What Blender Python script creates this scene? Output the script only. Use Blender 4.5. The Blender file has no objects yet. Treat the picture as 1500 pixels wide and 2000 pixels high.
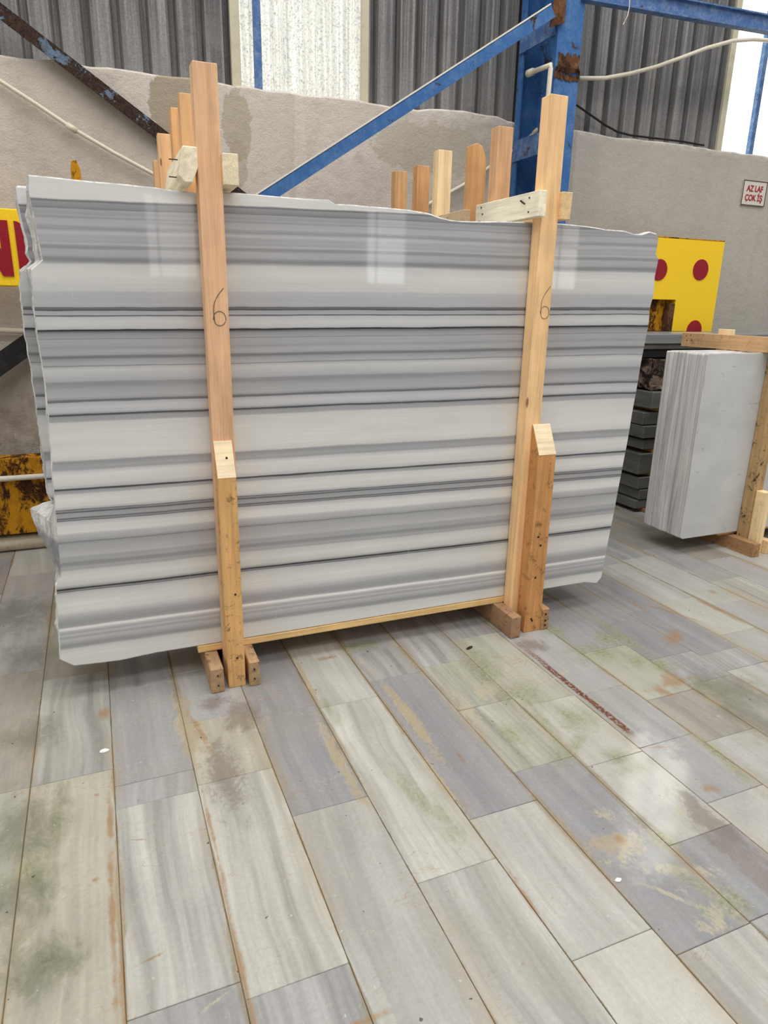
import bpy, bmesh, math, random
from mathutils import Vector, Matrix

random.seed(7)
C = bpy.context.scene.collection
SC = bpy.context.scene

# ------------------------------------------------------------------ camera
FPX, PITCH, YAW, ROLL, CAMH = 1327.8, math.radians(17.0), math.radians(22.8), math.radians(1.10), 1.55
_F = Vector((math.sin(YAW)*math.cos(PITCH), math.cos(YAW)*math.cos(PITCH), -math.sin(PITCH)))
_r = Vector((math.cos(YAW), -math.sin(YAW), 0)); _u = _r.cross(_F)
_R = math.cos(ROLL)*_r + math.sin(ROLL)*_u
_U = -math.sin(ROLL)*_r + math.cos(ROLL)*_u
cam = bpy.data.objects.new('camera', bpy.data.cameras.new('camera'))
C.objects.link(cam)
cam.matrix_world = Matrix(((_R.x, _U.x, -_F.x, 0), (_R.y, _U.y, -_F.y, 0), (_R.z, _U.z, -_F.z, CAMH), (0, 0, 0, 1)))
cam.data.sensor_fit = 'HORIZONTAL'; cam.data.sensor_width = 36.0
cam.data.lens = FPX/1500*36.0
cam.data.clip_start = 0.05
SC.camera = cam

# ------------------------------------------------------------------ light
SC.view_settings.view_transform = 'Standard'
SC.view_settings.look = 'None'
SC.view_settings.gamma = 1.0
SC.view_settings.use_curve_mapping = False
SC.view_settings.exposure = 0.0
w = bpy.data.worlds.new('overcast'); SC.world = w; w.use_nodes = True
w.node_tree.nodes['Background'].inputs[0].default_value = (1.0, 0.99, 0.975, 1)
w.node_tree.nodes['Background'].inputs[1].default_value = 0.72

def area(name, loc, sx, sy, power, rot=(0, 0, 0), col=(1, 0.98, 0.95)):
    l = bpy.data.lights.new(name, 'AREA'); l.shape = 'RECTANGLE'; l.size = sx; l.size_y = sy
    l.energy = power; l.color = col
    o = bpy.data.objects.new(name, l); o.location = loc; o.rotation_euler = rot; C.objects.link(o)
    return o
area('roof_skylight', (1.2, 1.9, 7.6), 9.0, 2.6, 330)
area('roof_skylight', (2.0, -3.2, 7.6), 9.0, 1.6, 300)

# ------------------------------------------------------------------ helpers
def ray(u, v):
    return _R*((u-750)/FPX) - _U*((v-1000)/FPX) + _F
def FL(u, v, z=0.0):                # point of a horizontal plane
    d = ray(u, v); t = (z-CAMH)/d.z
    return Vector((0, 0, CAMH)) + d*t
def PL(u, v, y):                    # point of an upright plane parallel to the long wall
    d = ray(u, v)
    return Vector((0, 0, CAMH)) + d*(y/d.y)

def setp(o, label=None, cat=None, group=None, kind=None):
    if label: o['label'] = label
    if cat: o['category'] = cat
    if group: o['group'] = group
    if kind: o['kind'] = kind
    return o
def empty(name, loc, label=None, cat=None, group=None):
    o = bpy.data.objects.new(name, None); o.location = loc; o.empty_display_size = 0.1
    C.objects.link(o); return setp(o, label, cat, group)
def link(name, me, mat, parent=None, loc=(0, 0, 0), col=None, smooth=False):
    if mat is not None and not me.materials:
        for m in (mat if isinstance(mat, (list, tuple)) else [mat]): me.materials.append(m)
    if smooth:
        for p in me.polygons: p.use_smooth = True
    o = bpy.data.objects.new(name, me); C.objects.link(o)
    loc = Vector(loc)
    if parent is not None:
        o.parent = parent
        po = parent.location.copy(); q = parent.parent
        while q is not None: po += q.location; q = q.parent
        loc = loc - po
    o.location = loc
    if col is not None: o.color = (col[0], col[1], col[2], col[3] if len(col) > 3 else 1)
    return o
def bm_mesh(bm, name):
    bmesh.ops.recalc_face_normals(bm, faces=bm.faces)
    me = bpy.data.meshes.new(name); bm.to_mesh(me); bm.free(); return me
def box_bm(x0, x1, y0, y1, z0, z1, bev=0.0, jit=0.0):
    bm = bmesh.new(); bmesh.ops.create_cube(bm, size=1)
    for v in bm.verts:
        v.co.x = (x1-x0)*v.co.x; v.co.y = (y1-y0)*v.co.y; v.co.z = (z1-z0)*v.co.z
        if jit: v.co += Vector([random.uniform(-jit, jit) for _ in range(3)])
    if bev: bmesh.ops.bevel(bm, geom=bm.edges[:], offset=bev, segments=1, affect='EDGES')
    return bm
def box(name, x0, x1, y0, y1, z0, z1, mat, parent=None, bev=0.002, jit=0.0, col=None):
    return link(name, bm_mesh(box_bm(x0, x1, y0, y1, z0, z1, bev, jit), name), mat, parent,
                ((x0+x1)/2, (y0+y1)/2, (z0+z1)/2), col)
def prism(name, prof, axis, a0, a1, mat, parent=None, bev=0.0, col=None):
    """prof: 2-D points; axis 'x': (y,z) swept in x; 'y': (x,z) swept in y; 'z': (x,y) swept in z"""
    def P(p, a): return {'x': (a, p[0], p[1]), 'y': (p[0], a, p[1]), 'z': (p[0], p[1], a)}[axis]
    pts = [Vector(P(p, a)) for a in (a0, a1) for p in prof]
    c = sum(pts, Vector())/len(pts); n = len(prof)
    bm = bmesh.new(); vs = [bm.verts.new(p-c) for p in pts]
    bm.faces.new(vs[:n]); bm.faces.new(vs[n:][::-1])
    for i in range(n): bm.faces.new((vs[i], vs[(i+1) % n], vs[n+(i+1) % n], vs[n+i]))
    if bev:
        bmesh.ops.recalc_face_normals(bm, faces=bm.faces)
        bmesh.ops.bevel(bm, geom=bm.edges[:], offset=bev, segments=1, affect='EDGES')
    return link(name, bm_mesh(bm, name), mat, parent, c, col)
def tube(name, pts, r, mat, parent=None, seg=10, col=None, closed=False):
    pts = [Vector(p) for p in pts]; c = pts[0].copy(); bm = bmesh.new(); rings = []
    n = len(pts)
    for i, p in enumerate(pts):
        t = (pts[min(i+1, n-1)]-pts[max(i-1, 0)]).normalized()
        a = Vector((0, 0, 1)) if abs(t.z) < 0.9 else Vector((1, 0, 0))
        s = t.cross(a).normalized(); q = s.cross(t)
        rings.append([bm.verts.new(p-c+(s*math.cos(k*2*math.pi/seg)+q*math.sin(k*2*math.pi/seg))*r) for k in range(seg)])
    for i in range(n-1):
        for k in range(seg): bm.faces.new((rings[i][k], rings[i][(k+1) % seg], rings[i+1][(k+1) % seg], rings[i+1][k]))
    bm.faces.new(rings[0][::-1]); bm.faces.new(rings[-1])
    return link(name, bm_mesh(bm, name), mat, parent, c, col, smooth=seg > 6)
def bar(name, p0, p1, wa, wb, mat, parent=None, up=(0, 1, 0), col=None, prof=None):
    """straight bar of any section; prof in (side, up) units, default a rectangle"""
    p0 = Vector(p0); p1 = Vector(p1); t = (p1-p0).normalized(); up = Vector(up)
    s = t.cross(up).normalized(); q = s.cross(t).normalized()
    prof = prof or [(-wa/2, -wb/2), (wa/2, -wb/2), (wa/2, wb/2), (-wa/2, wb/2)]
    bm = bmesh.new(); n = len(prof)
    A = [bm.verts.new(s*a+q*b) for a, b in prof]; B = [bm.verts.new(p1-p0+s*a+q*b) for a, b in prof]
    bm.faces.new(A); bm.faces.new(B[::-1])
    for i in range(n): bm.faces.new((A[i], A[(i+1) % n], B[(i+1) % n], B[i]))
    return link(name, bm_mesh(bm, name), mat, parent, p0, col)

# ------------------------------------------------------------------ node helpers
def lin(c):
    f = lambda x: (x/255/12.92) if x/255 <= 0.04045 else ((x/255+0.055)/1.055)**2.4
    return (f(c[0]), f(c[1]), f(c[2]), 1.0)
class NT:
    def __init__(s, name):
        s.m = bpy.data.materials.new(name); s.m.use_nodes = True; s.t = s.m.node_tree; s.n = s.t.nodes
        s.b = s.n['Principled BSDF']
    def new(s, k, **kw):
        n = s.n.new(k)
        for a, b in kw.items(): setattr(n, a, b)
        return n
    def L(s, a, b): s.t.links.new(a, b)
    def val(s, sock, v):
        if isinstance(v, bpy.types.NodeSocket): s.L(v, sock)
        else: sock.default_value = v
    def math(s, op, a, b=0.0, c=None, clamp=False):
        n = s.new('ShaderNodeMath', operation=op, use_clamp=clamp); s.val(n.inputs[0], a); s.val(n.inputs[1], b)
        if c is not None: s.val(n.inputs[2], c)
        return n.outputs[0]
    def vmath(s, op, a, b=None):
        n = s.new('ShaderNodeVectorMath', operation=op); s.val(n.inputs[0], a)
        if b is not None: s.val(n.inputs[1], b)
        return n.outputs['Value'] if op == 'LENGTH' else n.outputs[0]
    def noise(s, vec, scale, detail=4, rough=0.6, dist=0.0):
        n = s.new('ShaderNodeTexNoise'); s.L(vec, n.inputs['Vector']); n.inputs['Scale'].default_value = scale
        n.inputs['Detail'].default_value = detail; n.inputs['Roughness'].default_value = rough
        n.inputs['Distortion'].default_value = dist; return n.outputs['Fac']
    def rng(s, v, a, b, c=0.0, d=1.0, smooth=False):
        n = s.new('ShaderNodeMapRange'); s.val(n.inputs[0], v)
        for i, x in enumerate((a, b, c, d)): s.val(n.inputs[1+i], x)
        if smooth: n.interpolation_type = 'SMOOTHSTEP'
        return n.outputs[0]
    def mix(s, f, a, b, mode='MIX'):
        n = s.new('ShaderNodeMix', data_type='RGBA', blend_type=mode); s.val(n.inputs[0], f)
        s.val(n.inputs[6], a); s.val(n.inputs[7], b); return n.outputs[2]
    def gain(s, col, f):            # colour times scalar
        n = s.new('ShaderNodeVectorMath', operation='SCALE'); s.val(n.inputs[0], col); s.val(n.inputs['Scale'], f); return n.outputs[0]
    def map(s, vec, scale=(1, 1, 1), loc=(0, 0, 0), rot=(0, 0, 0), typ='POINT'):
        n = s.new('ShaderNodeMapping', vector_type=typ); s.L(vec, n.inputs['Vector'])
        n.inputs['Location'].default_value = loc; n.inputs['Rotation'].default_value = rot; n.inputs['Scale'].default_value = scale
        return n.outputs[0]
    def pos(s): return s.new('ShaderNodeNewGeometry').outputs['Position']
    def obj(s): return s.new('ShaderNodeTexCoord').outputs['Object']
    def info(s): return s.new('ShaderNodeObjectInfo')
    def sep(s, v):
        n = s.new('ShaderNodeSeparateXYZ'); s.L(v, n.inputs[0]); return n.outputs
    def comb(s, x, y, z):
        n = s.new('ShaderNodeCombineXYZ')
        for i, a in enumerate((x, y, z)): s.val(n.inputs[i], a)
        return n.outputs[0]
    def ramp(s, f, stops, interp='LINEAR'):
        n = s.new('ShaderNodeValToRGB'); s.val(n.inputs[0], f); e = n.color_ramp; e.interpolation = interp
        while len(e.elements) < len(stops): e.elements.new(0.5)
        for i, (p, c) in enumerate(stops):
            e.elements[i].position = p; e.elements[i].color = c if len(c) == 4 else (*c, 1)
        return n.outputs[0]
    def bump(s, h, dist, strength=1.0):
        n = s.new('ShaderNodeBump'); s.val(n.inputs['Height'], h); n.inputs['Distance'].default_value = dist
        n.inputs['Strength'].default_value = strength; s.L(n.outputs[0], s.b.inputs['Normal'])
    def out(s, col=None, rough=None, metal=None, spec=None):
        if col is not None: s.val(s.b.inputs['Base Color'], col)
        if rough is not None: s.val(s.b.inputs['Roughness'], rough)
        if metal is not None: s.b.inputs['Metallic'].default_value = metal
        if spec is not None: s.b.inputs['Specular IOR Level'].default_value = spec
        return s.m

# ------------------------------------------------------------------ materials
ALB = 1.0
def wood(axis):
    k = NT('sawn_pine_'+axis); o = k.obj(); i = k.info(); r = k.math('MULTIPLY', i.outputs['Random'], 37.0)
    v = k.vmath('ADD', o, k.comb(r, r, r))
    st = {'x': (1.2, 22, 22), 'y': (22, 1.2, 22), 'z': (22, 22, 1.2)}[axis]
    fine = {'x': (6, 150, 150), 'y': (150, 6, 150), 'z': (150, 150, 6)}[axis]
    g = k.noise(k.map(v, st), 1.0, 3, 0.6, 1.2); f = k.noise(k.map(v, fine), 1.0, 3, 0.7)
    blot = k.noise(v, 9.0, 4, 0.6); knot = k.new('ShaderNodeTexVoronoi'); knot.inputs['Scale'].default_value = 1.0
    k.L(k.map(v, {'x': (3.0, 13, 13), 'y': (13, 3.0, 13), 'z': (13, 13, 3.0)}[axis]), knot.inputs['Vector'])
    kd = k.rng(k.math('ADD', knot.outputs['Distance'], k.math('MULTIPLY', blot, 0.12)), 0.10, 0.15, 1, 0, True)
    fac = k.math('ADD', k.rng(g, 0.3, 0.7, 0.80, 1.10), k.rng(f, 0.3, 0.7, -0.10, 0.10))
    fac = k.math('MULTIPLY', fac, k.rng(blot, 0.3, 0.75, 0.88, 1.06))
    c = k.gain(i.outputs['Color'], k.math('MULTIPLY', fac, 1.46))
    dirt = k.math('MULTIPLY', k.rng(k.noise(v, 22, 6, 0.75), 0.53, 0.66, 0, 1, True), k.math('SUBTRACT', 1.0, i.outputs['Alpha']))
    c = k.mix(dirt, c, lin((62, 48, 34)))
    c = k.mix(k.math('MULTIPLY', kd, 0.75), c, lin((88, 50, 26)))
    k.bump(k.math('ADD', f, k.math('MULTIPLY', g, 0.6)), 0.0012)
    return k.out(c, 0.72, spec=0.25)
W = {a: wood(a) for a in 'xyz'}
PINE = lambda r, g, b, clean=1.0: (*lin((r, g*1.03, b*1.07))[:3], clean)

def marble_slab(name, z_off=0.0, rough=0.1):
    """banded polished marble: thin dark seams and soft grey beds lying one above the other"""
    k = NT(name); p = k.pos(); x, y, z = k.sep(p)[0:3]
    warp = k.noise(k.comb(k.math('MULTIPLY', x, 0.9), z_off*9.0+3.3, k.math('MULTIPLY', z, 0.8)), 1.0, 2, 0.5)
    zz = k.math('ADD', z, k.math('MULTIPLY', k.math('SUBTRACT', warp, 0.5), 0.022))
    fine = k.noise(k.comb(k.math('MULTIPLY', x, 7.0), 1.0, k.math('MULTIPLY', z, 60.0)), 1.0, 3, 0.6)
    zz = k.math('ADD', zz, k.math('MULTIPLY', k.math('SUBTRACT', fine, 0.5), 0.006))
    # the upper seams climb towards the right, the lower ones fall
    tilt = k.rng(z, 0.7, 1.8, 0.012, -0.022)
    zz = k.math('ADD', k.math('ADD', zz, z_off), k.math('MULTIPLY', k.math('SUBTRACT', x, 0.9), tilt))
    S = [(2.05, 200), (1.893, 196), (1.888, 128), (1.884, 128), (1.882, 148), (1.868, 140), (1.864, 128), (1.860, 158), (1.848, 152), (1.842, 160), (1.836, 148), (1.830, 164),
         (1.814, 166), (1.806, 152), (1.799, 148), (1.794, 162), (1.788, 172), (1.775, 158), (1.768, 162), (1.757, 158), (1.751, 170),
         (1.744, 146), (1.738, 144), (1.730, 164), (1.712, 160), (1.703, 140), (1.697, 136), (1.690, 150), (1.682, 184), (1.650, 192), (1.620, 187),
         (1.595, 184), (1.588, 172), (1.560, 166), (1.545, 168), (1.5355, 162), (1.5335, 76), (1.531, 120), (1.527, 100), (1.524, 58), (1.521, 158),
         (1.508, 166), (1.5055, 96), (1.5035, 88), (1.500, 176), (1.480, 186), (1.464, 180), (1.457, 168), (1.4550, 52), (1.4515, 46), (1.447, 120), (1.440, 146),
         (1.425, 156), (1.422, 136), (1.419, 160), (1.400, 158), (1.390, 150), (1.380, 162), (1.366, 158), (1.360, 128), (1.354, 126), (1.349, 150), (1.332, 164), (1.327, 160), (1.325, 128), (1.322, 168),
         (1.310, 182), (1.290, 174), (1.272, 166), (1.266, 146), (1.258, 144), (1.240, 158), (1.215, 164), (1.204, 150), (1.2015, 104), (1.198, 120), (1.195, 112), (1.192, 166),
         (1.175, 180), (1.158, 174), (1.151, 150), (1.148, 70), (1.144, 74), (1.140, 150), (1.124, 158), (1.118, 186), (1.070, 193), (1.000, 195), (0.978, 188),
         (0.970, 146), (0.962, 150), (0.950, 158), (0.940, 152), (0.934, 178), (0.920, 194), (0.885, 190), (0.868, 172), (0.8640, 56), (0.8610, 50), (0.857, 150), (0.848, 160), (0.842, 190),
         (0.820, 196), (0.795, 190), (0.784, 168), (0.7810, 80), (0.777, 150), (0.7715, 72), (0.767, 150), (0.752, 156), (0.7465, 76), (0.743, 150), (0.7385, 84), (0.735, 172),
         (0.715, 194), (0.690, 196), (0.680, 172), (0.662, 162), (0.654, 150), (0.6515, 108), (0.648, 150), (0.640, 156), (0.615, 164), (0.598, 170), (0.590, 156), (0.575, 158), (0.568, 142), (0.560, 144), (0.550, 160),
         (0.542, 156), (0.535, 182), (0.505, 194), (0.478, 182), (0.468, 150), (0.4650, 46), (0.4610, 42), (0.457, 150), (0.4535, 82), (0.449, 172), (0.435, 184),
         (0.400, 196), (0.370, 192), (0.350, 172), (0.335, 156), (0.318, 150), (0.305, 158), (0.299, 208), (0.293, 206), (0.288, 178), (0.278, 160), (0.270, 176), (0.260, 156), (0.250, 172),
         (0.236, 158), (0.226, 146), (0.218, 150), (0.208, 186), (0.180, 196), (0.10, 196)]
    S = S[::-1]
    cols = []
    i = 0; cur = None
    S = [(a_, 188+(b_-188)*(1.22 if b_ > 110 else 1.0)) for a_, b_ in S]
    while i < len(S)-1:
        seg = S[i:i+30]; a, b = seg[0][0], seg[-1][0]
        f = k.rng(zz, a, b)
        st = [((q[0]-a)/(b-a), lin((q[1]*1.0, q[1]*1.0, q[1]*(0.985 if q[1] > 180 else 1.012 if q[1] > 100 else 1.05)))) for q in seg]
        c = k.ramp(f, st)
        if cur is None: cur = c
        else:
            g = k.math('GREATER_THAN', zz, a); cur = k.mix(g, cur, c)
        i += 29
    # beds fade and thicken along their length
    cloud = k.noise(k.comb(k.math('MULTIPLY', x, 1.3), z_off*3, k.math('MULTIPLY', z, 9.0)), 1.0, 4, 0.6)
    grain = k.noise(k.comb(k.math('MULTIPLY', x, 3.0), 0.0, k.math('MULTIPLY', z, 190.0)), 1.0, 3, 0.6)
    speck = k.noise(p, 260, 2, 0.6)
    f = k.math('MULTIPLY', k.rng(cloud, 0.3, 0.7, 0.94, 1.05), k.rng(grain, 0.3, 0.7, 0.95, 1.05))
    f = k.math('MULTIPLY', f, k.rng(speck, 0.3, 0.7, 0.975, 1.025))
    col = k.gain(cur, k.math('MULTIPLY', f, 1.38))
    scr = k.rng(k.noise(k.map(p, (60, 60, 6), rot=(0, 0.5, 0)), 1.0, 4, 0.7), 0.70, 0.74, 0, 0.35)
    col = k.mix(scr, col, lin((225, 225, 222)))
    return k.out(col, k.rng(cloud, 0.3, 0.7, rough*0.8, rough*1.5), spec=0.5)
M_SLAB = marble_slab('banded_marble', 0.0, 0.03)
M_SLAB2 = marble_slab('banded_marble_second', 0.006, 0.2)
def m_edge(name, col, dark, bscale=30):
    k = NT(name); p = k.pos(); n = k.noise(k.map(p, (1, 1, 2.2)), bscale, 6, 0.7); n2 = k.noise(k.map(p, (30, 30, 3)), 1.0, 4, 0.65, 0.5)
    n3 = k.noise(k.map(p, (4, 3, 9)), 1.0, 4, 0.6)
    c = k.mix(k.rng(n2, 0.40, 0.68), lin(col), lin(dark)); c = k.mix(k.rng(n3, 0.45, 0.62, 0, 0.55), c, lin(dark))
    z_ = k.math('ADD', k.sep(p)[2], k.math('MULTIPLY', k.math('SUBTRACT', n2, 0.5), 0.05))
    bed = k.math('MULTIPLY', k.rng(z_, 0.685, 0.665), k.rng(z_, 0.50, 0.54))
    c = k.mix(k.math('MULTIPLY', bed, k.rng(n3, 0.35, 0.6, 0.35, 0.9)), c, lin((140, 141, 146)))
    c = k.gain(c, k.rng(n, 0.3, 0.7, 0.88, 1.08))
    k.bump(n, 0.006); return k.out(c, 0.6)
M_EDGE = m_edge('broken_marble_edge', (240, 239, 232), (176, 176, 178))
def plain_marble(name, base, vein, axis=(1, 1, 1), tone=1.0):
    k = NT(name); p = k.obj(); i = k.info(); r = k.math('MULTIPLY', i.outputs['Random'], 23.0)
    v = k.vmath('ADD', p, k.comb(r, r, r))
    n = k.noise(k.map(v, axis), 1.0, 5, 0.6, 0.8); m = k.noise(v, 5, 4, 0.5)
    dk = k.noise(k.map(v, (axis[0]*2.5, axis[1]*2.5, axis[2]*2.5)), 1.0, 6, 0.75, 0.4)
    c = k.mix(k.rng(n, 0.42, 0.7), lin(base), lin(vein)); c = k.gain(c, k.rng(m, 0.3, 0.7, 0.95, 1.05))
    c = k.mix(k.rng(dk, 0.62, 0.72, 0, 0.8), c, lin((96, 96, 102)))
    c = k.gain(c, k.rng(i.outputs['Random'], 0, 1, 0.86*tone, 1.06*tone))
    return k.out(c, 0.28)
M_WSLAB = plain_marble('white_marble', (207, 208, 206), (196, 197, 197), (2, 2, 5), 1.12)
M_WEDGE = plain_marble('white_marble_side', (222, 221, 218), (160, 160, 166), (9, 22, 1.0), 1.15)
M_DSTONE = plain_marble('dark_grey_stone', (112, 112, 106), (84, 84, 80), (2, 2, 9))
M_CSTONE = plain_marble('grey_stone_counter', (150, 152, 152), (112, 114, 116), (1.5, 3, 12))

def concrete():
    k = NT('stained_concrete'); p = k.pos(); x, y, z = k.sep(p)[0:3]
    n1 = k.noise(p, 1.3, 5, 0.6, 0.3); n2 = k.noise(p, 9, 6, 0.7); n3 = k.noise(k.map(p, (5, 5, 0.5)), 1.0, 5, 0.65); n4 = k.noise(p, 110, 3, 0.7)
    c = k.mix(k.rng(n1, 0.35, 0.65), lin((200, 191, 181)), lin((181, 172, 162)))
    c = k.mix(k.rng(n3, 0.50, 0.72, 0, 0.6), c, lin((172, 164, 154)))
    c = k.mix(k.rng(n2, 0.55, 0.8, 0, 0.6), c, lin((158, 148, 134)))
    # the right-hand bay is cast in a cooler, greener mix
    c = k.mix(k.rng(x, 3.1, 3.7), c, k.gain(c, k.comb(0, 0, 0)) if False else k.mix(0.6, c, lin((168, 166, 158))))
    # rough render near the foot of the left bay, dusty white on the crest
    low = k.math('MULTIPLY', k.rng(z, 1.25, 0.75), k.rng(x, 0.9, 0.4)); c = k.mix(k.math('MULTIPLY', low, k.rng(n2, 0.35, 0.7)), c, lin((140, 130, 114)))
    top = k.math('MULTIPLY', k.rng(z, 2.82, 2.87), k.rng(n2, 0.4, 0.6)); c = k.mix(k.math('MULTIPLY', top, 0.7), c, lin((222, 216, 206)))
    def blob(cx, cz, rx, rz, colr, st):
        nonlocal c
        d = k.vmath('LENGTH', k.map(p, (rx, 4, rz), (cx, 4.9, cz), typ='TEXTURE'))
        m = k.rng(k.math('ADD', d, k.math('MULTIPLY', k.math('SUBTRACT', n2, 0.5), 1.3)), 0.98, 1.05, st, 0, True); c = k.mix(m, c, lin(colr))
    blob(0.66, 2.68, 0.20, 0.30, (146, 134, 112), 0.8)
    blob(0.98, 2.63, 0.09, 0.20, (160, 148, 128), 0.7)
    blob(0.98, 2.40, 0.06, 0.14, (160, 148, 128), 0.6)
    blob(3.58, 2.55, 0.05, 0.6, (158, 150, 140), 0.6)
    blob(3.42, 2.45, 0.03, 0.7, (200, 195, 186), 0.5)
    blob(1.4, 2.45, 0.04, 0.5, (205, 198, 188), 0.4)
    blob(2.4, 2.62, 0.5, 0.16, (166, 158, 142), 0.6)
    c = k.gain(c, k.rng(n4, 0.3, 0.7, 1.04, 1.22))
    k.bump(k.math('ADD', n2, k.math('MULTIPLY', n4, 0.25)), 0.012)
    return k.out(c, 0.9, spec=0.2)
M_CONC = concrete()
def cladding():
    k = NT('dusty_galvanised_sheet'); p = k.pos(); x, y, z = k.sep(p)[0:3]
    st = k.noise(k.map(p, (34, 34, 0.5)), 1.0, 5, 0.7); n2 = k.noise(p, 3, 5, 0.7); sp = k.noise(p, 130, 3, 0.8)
    c = k.mix(k.rng(st, 0.45, 0.72), lin((100, 99, 100)), lin((162, 160, 157)))
    c = k.mix(k.math('MULTIPLY', k.rng(z, 3.35, 2.9, 0, 1), k.rng(n2, 0.35, 0.7)), c, lin((150, 148, 146)))
    c = k.mix(k.rng(n2, 0.5, 0.8, 0, 0.5), c, lin((70, 68, 68)))
    c = k.gain(c, k.rng(sp, 0.35, 0.65, 0.78, 1.22))
    return k.out(c, 0.75, spec=0.25)
M_CLAD = cladding()
def skylit(name, gain):
    k = NT(name); p = k.pos()
    st = k.noise(k.map(p, (48, 48, 0.6)), 1.0, 4, 0.75); sp = k.noise(p, 75, 4, 0.8); n = k.noise(p, 5, 3)
    e = k.math('MULTIPLY', k.rng(st, 0.35, 0.68, 1.05, 0.55), k.rng(sp, 0.50, 0.66, 1.0, 0.35))
    e = k.math('MULTIPLY', e, k.rng(n, 0.3, 0.7, 0.95, 1.05))
    k.out((0.12, 0.12, 0.11, 1), 0.5)
    k.b.inputs['Emission Color'].default_value = lin((253, 252, 240)); k.L(k.math('MULTIPLY', e, gain), k.b.inputs['Emission Strength'])
    return k.m
M_SKY = skylit('translucent_sheet_in_daylight', 1.0)
M_SKYB = skylit('translucent_sheet_in_brighter_daylight', 3.2)
def glow(name, s):
    k = NT(name); p = k.pos(); n = k.noise(k.map(p, (2, 2, 0.8)), 1, 4, 0.6); k.out((0.6, 0.6, 0.6, 1), 0.5)
    k.b.inputs['Emission Color'].default_value = (1, 0.99, 0.96, 1); k.L(k.rng(n, 0.3, 0.7, s*0.85, s*1.15), k.b.inputs['Emission Strength']); return k.m
M_GLOW = glow('far_window_glass', 3.4)
M_GLOWD = glow('far_window_glass_dim', 2.0)  # same panes with a weaker glow
def painted(name, base, worn, rust, rl=0.60, rw=0.06, rough=0.45, wl=0.5, st=(1, 1, 1), gl=0.25):
    k = NT(name); p = k.pos(); v = k.map(p, st)
    n = k.noise(v, 7, 6, 0.75, 0.4); m = k.noise(v, 16, 6, 0.8); f = k.noise(p, 90, 3, 0.7)
    c = k.mix(k.rng(m, wl, wl+0.2, 0, 0.8), lin(base), lin(worn)); c = k.mix(k.rng(n, rl, rl+rw), c, k.mix(k.rng(f, 0.4, 0.6), lin(rust), k_dark(rust)))
    c = k.gain(c, k.rng(f, 0.3, 0.7, 0.9, 1.08)); k.bump(n, 0.003)
    return k.out(c, k.rng(n, rl, rl+rw, rough, 0.85), spec=gl)
def k_dark(c): return lin(tuple(x*0.5 for x in c))
M_BLUE = painted('blue_paint', (56, 102, 160), (88, 126, 172), (84, 66, 52), 0.60, 0.05, 0.6, 0.46)
M_BLUED = painted('dull_blue_paint', (72, 106, 158), (126, 148, 178), (120, 96, 74), 0.60, 0.05, 0.6, 0.45)
M_RUSTBL = painted('rusted_blue_paint', (104, 126, 148), (84, 92, 100), (70, 52, 42), 0.42, 0.03, 0.8, 0.42)
M_RUST = painted('brown_rust', (96, 62, 36), (142, 116, 92), (58, 36, 24), 0.5, 0.1, 0.9)
M_YEL = painted('yellow_paint', (255, 212, 40), (248, 204, 50), (120, 90, 40), 0.78, 0.02, 0.5, 0.6)
M_RUSTYEL = painted('rusted_yellow_paint', (196, 138, 20), (150, 98, 26), (92, 52, 22), 0.46, 0.07, 0.8, 0.5, (1, 1, 0.5))
M_RED = painted('maroon_paint', (150, 26, 40), (140, 24, 36), (100, 22, 30), 0.8, 0.05, 0.5, 0.6)
M_DUST = painted('white_stone_dust', (226, 220, 206), (205, 198, 184), (170, 160, 140), 0.66, 0.1, 0.95)
M_PVC = painted('cream_plastic_pipe', (222, 214, 194), (208, 200, 178), (170, 160, 138), 0.72, 0.1, 0.45, 0.55)
M_PVCF = painted('dirty_cream_pipe', (206, 194, 168), (186, 172, 144), (140, 124, 96), 0.62, 0.1, 0.6, 0.5)
M_BLACK = painted('black_rubber', (34, 32, 32), (58, 56, 54), (60, 56, 50), 0.8, 0.1, 0.6)
M_TRIM = painted('cream_trim', (196, 190, 166), (180, 174, 150), (140, 130, 108), 0.7, 0.08, 0.6)
M_NAIL = painted('dark_nail_steel', (52, 42, 38), (60, 46, 40), (80, 50, 34), 0.6, 0.1, 0.6)
M_PENCIL = painted('pencil_graphite', (98, 88, 78), (110, 100, 88), (90, 80, 72), 0.9, 0.1, 0.8)
M_SIGN = painted('white_sign_paint', (222, 218, 208), (206, 198, 184), (140, 96, 66), 0.62, 0.04, 0.6, 0.55)
M_SIGNRED = painted('red_sign_lettering', (176, 34, 44), (168, 34, 42), (150, 40, 44), 0.9, 0.1, 0.6)
M_ROCK = painted('rough_brown_rock', (116, 100, 88), (150, 136, 124), (66, 54, 46), 0.5, 0.06, 0.9, 0.45)
M_CHIP = painted('white_stone_chip', (240, 240, 234), (228, 228, 222), (210, 208, 200), 0.8, 0.1, 0.6)

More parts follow.
